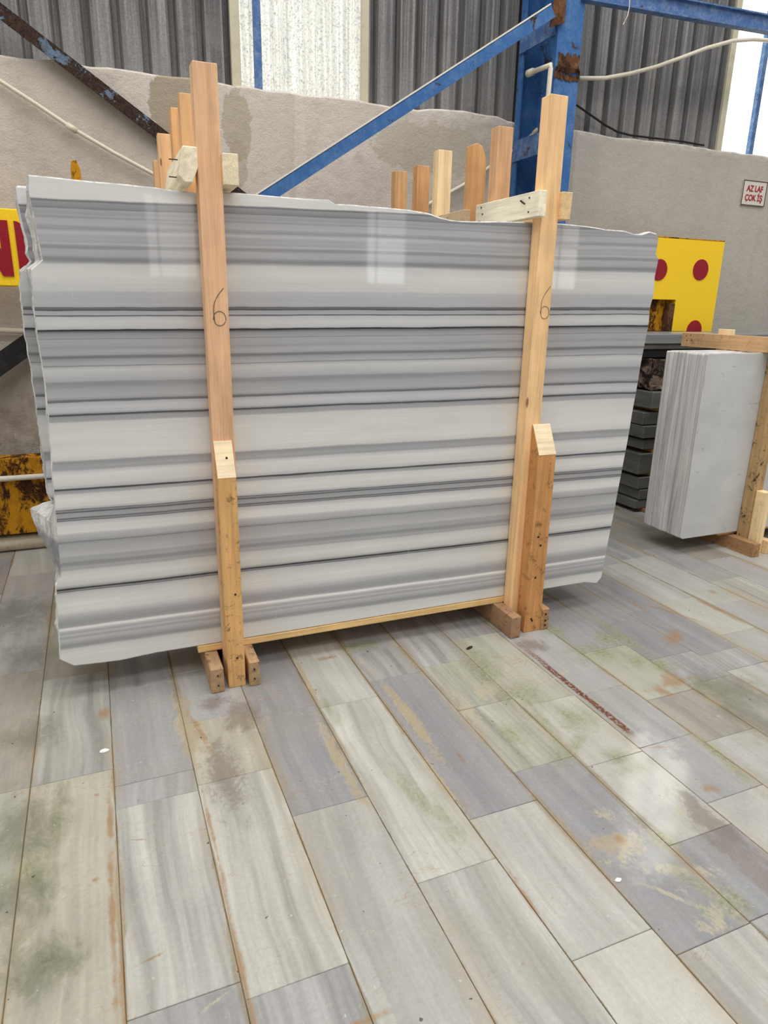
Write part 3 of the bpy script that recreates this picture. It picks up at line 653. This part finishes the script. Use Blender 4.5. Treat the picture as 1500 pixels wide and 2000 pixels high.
# yellow N sign
sg = empty('yellow_sign', (-0.9, 4.55, 1.6), 'yellow steel panel with maroon letter N at the left edge', 'sign')
ZA, ZB, XR, XC, HW, HH = 1.608, 2.020, -0.262, 0.0, 0.0, 0.0
box('panel', -1.9, XR+0.06, 4.60, 4.68, ZA, ZB, M_YEL, sg, 0.006)
def letter(prof, name='letter'): return prism(name, prof, 'y', 4.592, 4.603, M_RED, sg)
za, zb = ZA+0.055, ZB-0.062
xr = PL(36, 500, 4.6).x
xs = xr-0.034; L = xs-0.19
letter([(L, za), (L+0.055, za), (L+0.055, zb-0.11), (xs-0.047-0.008, za), (xs, za), (xs, zb), (xs-0.047, zb), (xs-0.047, za+0.14), (L+0.062, zb), (L, zb)])
s2 = xs+0.032
half = [(s2, za)]+[(s2+0.085*math.cos(t), (za+zb)/2+(zb-za)/2*math.sin(t)) for t in [math.radians(q) for q in range(-90, 91, 12)]]+[(s2, zb)]
letter(half)
box('sign_post', -1.5, -1.44, 4.68, 4.70, 0.0, 1.95, M_RUSTYEL, sg, 0.002)
box('sign_post', XR-0.02, XR+0.04, 4.68, 4.70, 0.0, 1.95, M_RUSTYEL, sg, 0.002)
# yellow dotted panel, right, with a rectangular cut-out
yp = empty('machine_guard', (4.5, 4.6, 1.38), 'yellow steel machine panel with maroon round dots and rusty cut-out, beside the right crate', 'panel')
XL, XRR, ZB_, ZT = 3.75, 5.015, 1.375, 2.105
bm = bmesh.new()
def ringface(outer, inner): pass
for (a, b, c, d) in ((XL, 4.18, ZB_, ZT), (4.18, 4.56, 1.63, ZT), (4.56, XRR, ZB_, ZT)):
    t = bmesh.ops.create_cube(bm, size=1)['verts']
    for v in t: v.co = Vector(((a+b)/2+(b-a)*v.co.x, 4.64+0.08*v.co.y, (c+d)/2+(d-c)*v.co.z))
link('panel', bm_mesh(bm, 'panel'), M_YEL, yp)
box('recess_back', 4.17, 4.57, 4.66, 4.675, ZB_, 1.64, M_RUSTYEL, yp, 0)
box('recess_side', 4.50, 4.56, 4.597, 4.66, ZB_, 1.60, M_RUST, yp, 0.004)
def disc(cx, cz, r, half=False):
    pr = [(cx+r*math.cos(a), cz+r*math.sin(a)) for a in [math.radians(q) for q in range(0, 360, 10)]]
    prism('round_dot', pr, 'y', 4.594, 4.601, M_RED, yp)
for (u, v) in ((1368, 527), (1287, 527), (1355, 645)): q = PL(u, v, 4.6); disc(q.x, q.z, 0.083)
box('top_edge', XL, XRR, 4.60, 4.69, ZT, ZT+0.010, M_RUSTYEL, yp, 0.003)
for a in (4.2, 4.93): box('support_leg', a, a+0.05, 4.69, 4.74, 0, 2.0, M_RUSTYEL, yp, 0.002)
# stone counter and stack behind the right crate
ct = empty('stone_counter', (4.9, 4.3, 1.28), 'thick grey stone bench top below the yellow dotted panel', 'stone bench')
bm = box_bm(3.78, 6.4, 4.08, 4.5, 1.30, 1.375, 0.006); link('bench_top', bm_mesh(bm, 't'), M_CSTONE, ct, (5.09, 4.29, 1.3375))
bm = box_bm(3.78, 6.4, 4.10, 4.5, 1.26, 1.30, 0.004); link('bench_top', bm_mesh(bm, 't'), M_DSTONE, ct, (5.09, 4.30, 1.28))
box('dark_gap_box', 3.80, 6.4, 4.12, 4.48, 1.20, 1.258, M_BLACK, ct, 0)  # shade of the dark gap under the bench, put in as a black box
box('bench_leg', 5.9, 6.0, 4.15, 4.45, 0, 1.2, M_BLACK, ct, 0.004)
box('bench_leg', 4.98, 5.06, 4.15, 4.45, 0, 1.2, M_BLACK, ct, 0.004)
# stacked stone blocks: every block its own thing
z = 0.03; rs = random.Random(11)
spec = [(0.075, 0.0), (0.085, 0.0), (0.10, 0.02), (0.17, 0.025), (0.085, 0.01), (0.10, 0.0), (0.10, 0.025), (0.13, 0.0)]
word = ['lowest', 'second from the bottom', 'third from the bottom', 'fourth from the bottom', 'fourth from the top', 'third from the top', 'second from the top', 'topmost']
for sx in (3.9, 4.7):
    o = box('packing_timber', sx+0.02, sx+0.10, 3.98, 4.46, 0, 0.03, W['y'], None, 0.003, 0, PINE(150, 110, 80, 0.4)); setp(o, 'thin wooden packing under the dark stone stack, %s end' % ('left' if sx < 4 else 'right'), 'timber')
for i, (h, gap) in enumerate(spec):
    dx = rs.uniform(-0.03, 0.03); dy = rs.uniform(-0.02, 0.02)
    o = box('stone_block', 3.84+dx, 4.9+dx, 4.0+dy, 4.44+dy, z+0.002, z+h-0.004, M_DSTONE, None, 0.004, 0.0015)
    setp(o, 'dark grey sawn stone block behind the right crate, %s in its stack' % word[i], 'stone block', 'stacked dark stone blocks')
    if gap:
        g = box('spacer_strip', 3.95, 4.0, 4.02+dy, 4.42+dy, z+h, z+h+gap, W['y'], None, 0, 0, PINE(190, 140, 60)); setp(g, 'wooden spacer strip on the %s dark stone block' % word[i], 'spacer')
        g = box('spacer_strip', 4.7, 4.75, 4.02+dy, 4.42+dy, z+h, z+h+gap, W['y'], None, 0, 0, PINE(190, 140, 60)); setp(g, 'far wooden spacer strip on the %s dark stone block' % word[i], 'spacer')
    z += h+gap
ztop = z
bm = bmesh.new(); bmesh.ops.create_cube(bm, size=1); bmesh.ops.subdivide_edges(bm, edges=bm.edges[:], cuts=7, use_grid_fill=True)
rk = random.Random(2)
for v in bm.verts:
    v.co = Vector((v.co.x*0.7, v.co.y*0.38, v.co.z*(1.195-ztop-0.016)))+Vector([rk.uniform(-0.012, 0.012), rk.uniform(-0.012, 0.012), rk.uniform(-0.008, 0.008)])
o = link('rough_rock', bm_mesh(bm, 'rock'), M_ROCK, None, (4.24, 4.24, (1.195+ztop)/2)); setp(o, 'rough brown rock lump on top of the dark stone stack', 'rock')
# peeling stub behind the slab, left
o = prism('rusty_stake', [(-0.028, 0.0), (0.018, 0.0), (0.022, 2.20), (0.006, 2.245), (-0.018, 2.24), (-0.026, 2.20)], 'y', 4.28, 4.31, M_RUSTYEL, None, 0.003)
setp(o, 'short rusty orange stake tip poking above the left end of the slabs', 'stake')
# wall sign
q = PL(1475, 377, 4.89); sw, sh = 0.31, 0.215
sn = empty('wall_sign', (q.x, 4.893, q.z), 'small square white sign with red capital lettering, rusty rim, on the right wall', 'sign')
S0, S1, S2, S3 = PL(1454, 351, 4.89), PL(1500, 354, 4.89), PL(1446, 400, 4.89), PL(1491, 404, 4.89)
sw = (S1.x-S0.x); cx = (S0.x+S3.x)/2; cz = (S0.z+S3.z)/2; sh = S0.z-S2.z
box('plate', cx-sw/2, cx+sw/2, 4.888, 4.896, cz-sh/2, cz+sh/2, M_SIGN, sn, 0)
for (a, b, c_, d_) in ((-1, 1, 1, 0.94), (-1, 1, -0.94, -1), (-1, -0.96, -1, 1), (0.96, 1, -1, 1)):
    box('rusty_rim', cx+a*sw/2, cx+b*sw/2, 4.885, 4.889, cz+min(c_, d_)*sh/2, cz+max(c_, d_)*sh/2, M_RUST, sn, 0)
def text(body, x, z, size, xs=0.85):
    cu = bpy.data.curves.new('lettering', 'FONT'); cu.body = body; cu.size = size; cu.extrude = 0.001; cu.offset = size*0.022
    cu.align_x = 'CENTER'; cu.align_y = 'CENTER'
    o = bpy.data.objects.new('lettering', cu); C.objects.link(o)
    dg = bpy.context.evaluated_depsgraph_get(); me = bpy.data.meshes.new_from_object(o.evaluated_get(dg)); bpy.data.objects.remove(o)
    for v in me.vertices: a, b, c_ = v.co; v.co = (a*xs, -c_, b)
    me.materials.clear(); bmx = bmesh.new(); bmx.from_mesh(me); bmesh.ops.recalc_face_normals(bmx, faces=bmx.faces); bmx.to_mesh(me); bmx.free()
    return link('lettering', me, M_SIGNRED, sn, (x, 4.886, z))
text('AZ LAF', cx, cz+sh*0.17, sh*0.34, 0.88); text('ÇOK İŞ', cx, cz-sh*0.20, sh*0.34, 0.88)

# ================================================================== SLABS AND CRATES
def resample(pts, step=0.03, jit=0.0, rng=random):
    out = []
    for (a, b) in zip(pts, pts[1:]):
        A, B = Vector(a), Vector(b); n = max(1, int((B-A).length/step))
        for i in range(n):
            q = A.lerp(B, i/n)
            if jit: q += Vector((rng.uniform(-jit, jit), rng.uniform(-jit, jit)))
            out.append(q)
    return out
def slab_mesh(outline, t, bev=0.0045, name='slab', back=None):
    bm = bmesh.new(); n = len(outline); c = Vector((0, 0))
    def inset(i, d):
        a, b, cc = Vector(outline[i-1]), Vector(outline[i]), Vector(outline[(i+1) % n])
        t1 = (cc-a).normalized(); nn = Vector((-t1.y, t1.x)); return b-nn*d
    F = [bm.verts.new((inset(i, -bev)[0], 0, inset(i, -bev)[1])) for i in range(n)]
    M1 = [bm.verts.new((p[0], bev, p[1])) for p in outline]
    B = [bm.verts.new((p[0]+(back(p) if back else 0), t, p[1])) for p in outline]
    f = bm.faces.new(F); f.material_index = 0
    g = bm.faces.new(B[::-1]); g.material_index = 0
    for i in range(n):
        j = (i+1) % n
        for A_, B_ in ((F, M1), (M1, B)):
            q = bm.faces.new((A_[i], A_[j], B_[j], B_[i])); q.material_index = 1
    return bm_mesh(bm, name)
# outline of the front slab (x, z), clockwise from upper left
TOP = [(-0.145, 1.931), (0.243, 1.923), (0.389, 1.915), (0.497, 1.925), (0.695, 1.924), (0.80, 1.923), (0.880, 1.927), (0.905, 1.912), (0.93, 1.915), (1.216, 1.914), (1.30, 1.905), (1.355, 1.892),
       (1.402, 1.885), (1.55, 1.888), (1.671, 1.896), (1.96, 1.903), (2.099, 1.900), (2.20, 1.893), (2.303, 1.893), (2.365, 1.881), (2.41, 1.885), (2.453, 1.899), (2.495, 1.890), (2.512, 1.868)]
RIGHT = [(2.512, 1.868), (2.509, 1.80), (2.528, 1.78), (2.520, 1.70), (2.526, 1.62), (2.514, 1.55), (2.519, 1.50), (2.504, 1.317), (2.49, 1.10), (2.47, 0.80), (2.44, 0.45), (2.414, 0.160), (2.384, 0.128)]
BOT = [(2.384, 0.128), (2.30, 0.138), (2.24, 0.134), (2.10, 0.145), (1.2, 0.146), (0.30, 0.1455), (0.12, 0.146), (-0.02, 0.138), (-0.092, 0.141), (-0.195, 0.146)]
LEFT = [(-0.195, 0.146), (-0.243, 0.186), (-0.240, 0.25), (-0.235, 0.30), (-0.240, 0.316), (-0.228, 0.42), (-0.225, 0.500), (-0.207, 0.53), (-0.205, 0.54), (-0.203, 0.62), (-0.199, 0.70), (-0.197, 0.740), (-0.196, 0.7655), (-0.195, 0.80), (-0.189, 0.907), (-0.178, 1.15), (-0.175, 1.277), (-0.181, 1.434),
        (-0.180, 1.518), (-0.178, 1.584), (-0.172, 1.640), (-0.135, 1.672), (-0.139, 1.702), (-0.141, 1.747), (-0.148, 1.819), (-0.153, 1.886), (-0.150, 1.92), (-0.145, 1.931)]
def left_profile(k, rng):
    """how far the broken left edge of slab k in the bundle sticks out"""
    out = []
    for (x, z) in LEFT:
        e = 0.0
        if 0.50 < z < 0.80: e -= 0.0080*k*max(0, min(1, (0.765-z)/0.012, (z-0.47)/0.20))
        if z >= 0.80 and k > 8: e -= 0.036+0.014*min(1, (z-0.8)/0.4)
        if 1.60 < z < 1.88 and 0 < k <= 8: e -= 0.0026*k*min(1, (1.88-z)/0.06)+rng.uniform(0, 0.007)
        if z < 0.5: e -= 0.001*k
        out.append((x+e+(rng.uniform(-0.005, 0.005) if k else 0), z))
    return out
def bundle(y0, count, t, label_fn, group, shift=0.0, zs=0.0, mats=(M_SLAB, M_EDGE), base=0):
    for k in range(count):
        rg = random.Random(100+k+int(y0*10))
        lf = left_profile(k+base, rg)
        # insert the abrupt ledge of the broken part
        top = [(x, z-(0.0 if k == 0 else rg.uniform(0.002, 0.008)+(0.004 if k > 8 else 0))) for x, z in TOP]
        top[0] = (lf[-1][0], top[0][1]); lf[-1] = (top[0][0], lf[-1][1])
        ol = resample(top, 0.045, 0.0012, rg)+resample([top[-1]]+RIGHT[1:], 0.045, 0.0012, rg)+resample(BOT, 0.08, 0.0, rg)+resample(lf[:-1]+[top[0]], 0.022, 0.0018 if k == 0 else 0.003, rg)
        ol = [(max(p[0]+shift, -9), max(p[1], 0.1455 if 0.28 < p[0] < 2.38 else 0.12)+zs) for p in ol]
        def spread(q, s_=shift):     # fractured ends flare out towards the back of each slab
            if q[0]-s_ > -0.05: return 0.0
            return -0.0095*max(0.0, min(1, (0.80-q[1])/0.02, (q[1]-0.50)/0.12))-0.0045*(1 if 1.62 < q[1] < 1.88 else 0)
        me = slab_mesh(ol[::-1], t, back=spread)
        o = link('marble_slab', me, list(mats), None, (0, y0+k*(t+0.0012), 0))
        setp(o, label_fn(k), 'marble slab', group)
ordn = ['front', 'second', 'third', 'fourth', 'fifth', 'sixth', 'seventh', 'eighth', 'ninth', 'tenth', 'eleventh', 'twelfth', 'rearmost']
def lab_a(k):
    if k == 0: return 'large polished grey and white banded marble slab facing the viewer, front of its crate'
    if k == 12: return 'banded marble slab at the very back of the front crate, its left edge sticking out'
    return 'banded marble slab pressed behind the large front slab, %s from the front' % ordn[k]
bundle(2.69, 13, 0.0205, lab_a, 'banded slabs in the front crate', mats=(M_SLAB, M_EDGE))
for gname, y0, wds in (('middle', 3.345, 'middle'), ('rear', 3.955, 'rear')):
    bundle(y0, 8, 0.024, lambda k: 'banded marble slab hidden in the %s crate behind the front one, %s from the front' % (wds, ordn[k]), 'banded slabs in the %s crate' % gname, shift=0.13, zs=-0.006, mats=(M_SLAB2, M_EDGE), base=0)

def timber(name, x0, x1, y0, y1, z0, z1, ax, parent, col, jit=0.0012, bev=0.002): return box(name, x0, x1, y0, y1, z0, z1, W[ax], parent, bev, jit, col)
def nail(parent, x, y, z, d=(0, -1, 0), ln=0.006, r=0.0035, name='nail'):
    a = Vector((x, y, z)); d = Vector(d).normalized(); tube(name, [a-d*0.004, a+d*ln], r, M_NAIL, parent, 6)
XPL, XPR = (0.385, 0.467), (1.800, 1.880)
def crate(label, yf, yr, zt, cleat_col, cols, tops=None, skid_y=None, front=False, xs=(XPL, XPR), cleatz=(1.915, 2.03), skids=True, rear_h=None, name='slab_crate'):
    cr = empty(name, ((xs[0][0]+xs[1][1])/2, yf, 0), label, 'crate')
    for i, (a, b) in enumerate(xs):
        timber('post', a, b, yf, yf+0.068, 0.012 if not skids else 0.0, zt[i], 'z', cr, cols[i])
    return cr
OR = PINE(205, 148, 92); ORD = PINE(186, 128, 74, 0.85); LT_ = PINE(226, 196, 150); PAL_ = PINE(222, 206, 172); DK = PINE(150, 116, 78, 0.2); MID = PINE(196, 150, 104)

# ---- front crate
fc = empty('slab_crate', (1.13, 2.62, 0), 'pine timber crate with tall posts clamping the big front marble slab, pencilled 6', 'crate')
timber('post', 0.385, 0.467, 2.62, 2.685, 0.0, 2.305, 'z', fc, PINE(208, 162, 122))
timber('post', 1.795, 1.880, 2.62, 2.685, 0.0, 2.372, 'z', fc, PINE(222, 178, 126))
timber('post', 0.385, 0.467, 2.985, 3.05, 0.0, 2.297, 'z', fc, PINE(206, 158, 110))
timber('post', 1.800, 1.880, 3.02, 3.085, 0.0, 2.338, 'z', fc, PINE(190, 146, 106))
def block(x0, x1, yb, yf, zb, zc, col_):       # short front block with a sawn slope on top
    o = prism('front_block', [(yf, zb), (yb, zb), (yb, zc+0.13), (yb-0.004, zc+0.13), (yf, zc)], 'x', x0, x1, W['z'], fc, 0.0015, col_); return o
block(0.385, 0.456, 2.619, 2.553, 0.0, 0.905, PINE(200, 152, 96, 0.35))
block(1.836, 1.932, 2.619, 2.548, 0.0, 0.90, PINE(182, 128, 76, 0.45))
# pale fresh-sawn faces
def slope_face(x0, x1, yf, zc): 
    o = prism('sawn_face', [(yf-0.001, zc), (yf+0.001, zc-0.001), (2.619, zc+0.129), (2.615, zc+0.1315)], 'x', x0+0.001, x1-0.001, W['x'], fc, 0, PINE(214, 190, 152))
    o['label'] = 'pale fresh-sawn sloping face'
slope_face(0.385, 0.456, 2.553, 0.905); slope_face(1.836, 1.932, 2.548, 0.90)
# cleats over the slab tops
def hexc(name, x0, x1, y0, y1, z0, z1, col_):
    pr = [(x0, z0+0.02), (x0+0.018, z0), (x1-0.02, z0), (x1, z0+0.05), (x1, z1), (x0+0.018, z1)]
    return prism(name, pr, 'y', y0, y1, W['y'], fc, 0.003, col_)
hexc('cleat', 0.318, 0.384, 2.60, 3.09, 1.933, 2.045, PINE(222, 205, 172, 0.8))
timber('cleat', 0.468, 0.522, 2.60, 3.10, 1.935, 2.035, 'y', fc, PINE(218, 198, 162))
timber('cleat', 1.757, 1.7945, 2.590, 3.115, 1.912, 2.012, 'y', fc, PINE(228, 214, 184))
timber('cleat', 1.8805, 1.930, 2.60, 3.115, 1.908, 2.015, 'y', fc, PINE(206, 172, 124))
for (y, z) in ((2.66, 1.99), (2.66, 1.935), (3.06, 1.995), (3.045, 1.965), (3.07, 1.935)): nail(fc, 1.757, y, z, (-1, 0, 0), 0.003, 0.004)
tube('bent_nail', [(1.757, 2.72, 1.985), (1.748, 2.715, 1.984), (1.747, 2.68, 1.968)], 0.0035, M_NAIL, fc, 6)
for (y, z) in ((2.63, 2.005), (2.66, 1.955)): nail(fc, 0.318, y, z-0.0, (-1, 0, 0), 0.025, 0.002)
nail(fc, 1.930, 2.64, 1.95, (1, 0, 0), 0.012, 0.0025)
# skids
SK = PINE(158, 126, 92, 0.35)
timber('skid', 0.312, 0.366, 2.535, 3.16, 0.0, 0.113, 'y', fc, SK, 0.002, 0.004); timber('skid', 0.468, 0.515, 2.535, 3.16, 0.0, 0.113, 'y', fc, SK, 0.002, 0.004)
timber('skid', 1.765, 1.822, 2.530, 3.18, 0.0, 0.113, 'y', fc, PINE(148, 110, 84, 0.3), 0.002, 0.004) if False else timber('skid', 1.740, 1.794, 2.515, 3.18, 0.0, 0.113, 'y', fc, PINE(148, 114, 84, 0.3), 0.002, 0.004)
timber('skid', 1.934, 1.978, 2.545, 3.18, 0.0, 0.113, 'y', fc, PINE(160, 118, 80, 0.4), 0.002, 0.004)
for (y, z) in ((2.534, 0.08), (2.534, 0.035)): nail(fc, 0.34, y, z); nail(fc, 0.49, y, z)
for (y, z) in ((2.545, 0.085), (2.545, 0.05), (2.545, 0.025)): nail(fc, 1.956, y, z, r=0.005)
timber('bearer_plank', 0.285, 1.965, 2.687, 2.787, 0.114, 0.1445, 'x', fc, PINE(206, 168, 112), 0.0005)
timber('bearer_plank', 0.285, 1.965, 2.86, 2.95, 0.114, 0.1445, 'x', fc, PINE(196, 156, 104), 0.0005)
prism('metal_scrap', [(1.95, 2.64), (2.03, 2.64), (1.99, 2.70), (1.95, 2.72)], 'z', 0.114, 0.117, M_RUST, fc)
# nail heads and knots on posts
for (x, y, z) in ((0.428, 2.585, 0.975), (0.43, 2.552, 0.42), (0.425, 2.552, 0.135)): nail(fc, x, y, z, r=0.0045, ln=0.002)
for (x, z) in ((1.885, 0.965), (1.872, 0.50), (1.89, 0.455), (1.876, 0.29), (1.88, 0.06), (1.874, 0.07)): nail(fc, x, 2.5475 if z < 0.9 else 2.590, z, r=0.0055, ln=0.002, name='nail')
# pencilled 6 on both posts
def six(x, z, s, y):
    pts = []
    for i in range(12):
        t = i/11; pts.append((x+s*(0.28-0.52*t-0.18*math.sin(t*math.pi)), z+s*(1.0-1.25*t)))
    for i in range(1, 20):
        a = math.radians(200+i*18.5); pts.append((x+s*(0.03+0.30*math.cos(a)), z+s*(-0.42+0.34*math.sin(a))))
    o = tube('pencil_mark', [(a, y, b) for a, b in pts], 0.0013, M_PENCIL, fc, 5)
    o['label'] = 'pencilled number 6'
six(0.432, 1.52, 0.075, 2.6195); six(1.85, 1.56, 0.078, 2.6195)

# ---- middle crate
mc = empty('slab_crate', (1.13, 3.24, 0), 'middle pine crate behind the front one, one post with an angled top', 'crate')
timber('post', 0.385, 0.467, 3.275, 3.34, 0.0, 2.312, 'z', mc, PINE(204, 152, 102))
prism('post', [(1.79, 0.0), (1.872, 0.0), (1.872, 2.235), (1.845, 2.295), (1.82, 2.308), (1.79, 2.298)], 'y', 3.235, 3.30, W['z'], mc, 0.002, PINE(192, 142, 92))
timber('post', 0.385, 0.467, 3.56, 3.62, 0.0, 1.97, 'z', mc, PINE(204, 152, 102))
timber('post', 1.800, 1.880, 3.62, 3.685, 0.0, 2.345, 'z', mc, PINE(224, 190, 142))
timber('cleat', 1.752, 1.788, 3.22, 3.72, 1.93, 2.005, 'y', mc, PINE(190, 164, 126, 0.5))
timber('cleat', 0.34, 0.384, 3.26, 3.66, 1.93, 2.00, 'y', mc, MID)
for a in (0.31, 0.468, 1.74, 1.882): timber('skid', a, a+0.05, 3.2, 3.76, 0.0, 0.113, 'y', mc, SK)
timber('bearer_plank', 0.3, 1.95, 3.345, 3.54, 0.114, 0.1395, 'x', mc, MID, 0.0005)
# ---- rear crate
rc = empty('slab_crate', (1.13, 3.87, 0), 'rear pine crate nearest the wall, its post tops lowest and farthest left in each row', 'crate')
timber('post', 0.385, 0.467, 3.87, 3.935, 0.0, 2.332, 'z', rc, PINE(208, 160, 112)); timber('post', 1.800, 1.880, 3.885, 3.95, 0.0, 2.31, 'z', rc, PINE(184, 134, 88))
timber('post', 0.385, 0.467, 4.18, 4.245, 0.0, 2.262, 'z', rc, PINE(196, 150, 104)); timber('post', 1.800, 1.880, 4.20, 4.265, 0.0, 2.33, 'z', rc, PINE(188, 142, 94))
timber('cleat', 0.34, 0.384, 3.86, 4.27, 1.93, 2.00, 'y', rc, MID); timber('cleat', 1.755, 1.799, 3.86, 4.27, 1.93, 2.00, 'y', rc, MID)
for a in (0.31, 0.468, 1.74, 1.882): timber('skid', a, a+0.05, 3.84, 4.30, 0.0, 0.113, 'y', rc, SK)
timber('bearer_plank', 0.3, 1.95, 3.955, 4.155, 0.114, 0.1395, 'x', rc, MID, 0.0005)

# ---- right-hand crate with plain white slabs
rs = random.Random(21); yk = 3.13
ths = [0.030, 0.028, 0.022, 0.034, 0.030, 0.026, 0.034, 0.024, 0.034, 0.028, 0.036]
tint = [(216, 216, 213)]
for k, t in enumerate(ths):
    dx = 0 if k == 0 else rs.uniform(-0.006, 0.006); zt = 1.300-(0 if k == 0 else rs.uniform(0, 0.006))
    ol = [(3.42+dx, 0.128), (3.44+dx, 0.114), (5.3, 0.114), (5.3, zt), (3.423+dx, zt), (3.418+dx, zt-0.008)]
    me = slab_mesh(ol, t, 0.002)
    o = link('white_slab', me, [M_WSLAB, M_WEDGE], None, (0, yk, 0)); yk += t+0.0014
    setp(o, ('plain white marble slab facing the viewer at the front of the right crate' if k == 0 else 'white marble slab seen edge-on in the right crate, %s from the front' % ordn[k]), 'marble slab', 'white slabs in the right crate')
rcr = empty('slab_crate', (3.95, 3.06, 0), 'stained old timber crate holding white slabs at the right edge', 'crate')
OLD = PINE(160, 128, 86, 0.0)
timber('post', 3.925, 4.005, 3.055, 3.128, 0.0, 1.43, 'z', rcr, OLD)
timber('post', 3.925, 4.005, yk+0.002, yk+0.07, 0.0, 1.43, 'z', rcr, PINE(214, 190, 146))
timber('cleat', 3.872, 3.9235, 2.97, 3.80, 1.303, 1.398, 'y', rcr, PINE(196, 154, 108, 0.7))
timber('cleat', 4.0065, 4.05, 2.98, 3.78, 1.303, 1.39, 'y', rcr, PINE(200, 160, 112))
timber('skid', 3.862, 3.922, 2.93, 3.72, 0.0, 0.092, 'y', rcr, PINE(150, 112, 76, 0.3), 0.002); timber('skid', 4.008, 4.06, 2.95, 3.72, 0.0, 0.092, 'y', rcr, PINE(206, 170, 122), 0.002)
timber('bearer_plank', 3.78, 5.2, 3.15, 3.25, 0.093, 0.113, 'x', rcr, PINE(190, 142, 96), 0.0005)
timber('bearer_plank', 3.78, 5.2, 3.34, 3.42, 0.093, 0.113, 'x', rcr, PINE(190, 142, 96), 0.0005)
timber('front_block', 3.945, 4.005, 2.985, 3.053, 0.0, 0.42, 'z', rcr, PINE(216, 186, 138, 0.8))
for (y, z) in ((3.76, 1.375), (3.75, 1.345), (3.72, 1.38), (3.71, 1.35), (3.05, 1.37), (3.06, 1.34)): nail(rcr, 3.872, y, z, (-1, 0, 0), 0.002, 0.004)
timber('post', 5.0, 5.08, 3.055, 3.128, 0.0, 1.43, 'z', rcr, OLD); timber('post', 5.0, 5.08, yk+0.002, yk+0.07, 0.0, 1.43, 'z', rcr, OLD)
for a in (4.94, 5.082): timber('skid', a, a+0.055, 2.95, 3.72, 0.0, 0.092, 'y', rcr, OLD)

# ---- small things on the floor
def chip(u, v, s, label, mat=M_CHIP, seed=1):
    q = FL(u, v); r = random.Random(seed); bm = bmesh.new(); bmesh.ops.create_icosphere(bm, subdivisions=2, radius=1)
    for w_ in bm.verts: w_.co = Vector((w_.co.x*s*r.uniform(0.8, 1.2), w_.co.y*s*0.62*r.uniform(0.8, 1.2), max(w_.co.z, -0.5)*s*0.42*r.uniform(0.8, 1.2)+s*0.21))
    o = link('stone_chip', bm_mesh(bm, 'chip'), mat, None, (q.x, q.y, 0.0)); setp(o, label, 'stone chip')
chip(204, 1468, 0.016, 'small white stone chip on the floor at lower left of the crate', seed=3)
chip(1207, 1720, 0.011, 'tiny white stone chip on the wet floor at lower right', seed=5)
for j, (u, v, rot, lab) in enumerate(((917, 1266, 0.4, 'small dark brown leaf scrap on mossy tile between the posts'), (1073, 1190, 0.9, 'small dark scrap beside the right skid'))):
    if j: continue
    q = FL(u, v); pr = [(q.x+0.022*math.cos(a)*math.cos(rot)-0.008*math.sin(a)*math.sin(rot), q.y+0.022*math.cos(a)*math.sin(rot)+0.008*math.sin(a)*math.cos(rot)) for a in [i*math.pi/6 for i in range(12)]]
    o = prism('leaf_scrap', pr, 'z', 0.001, 0.004, M_NAIL, None); setp(o, lab, 'leaf')
print('tiles', nt)
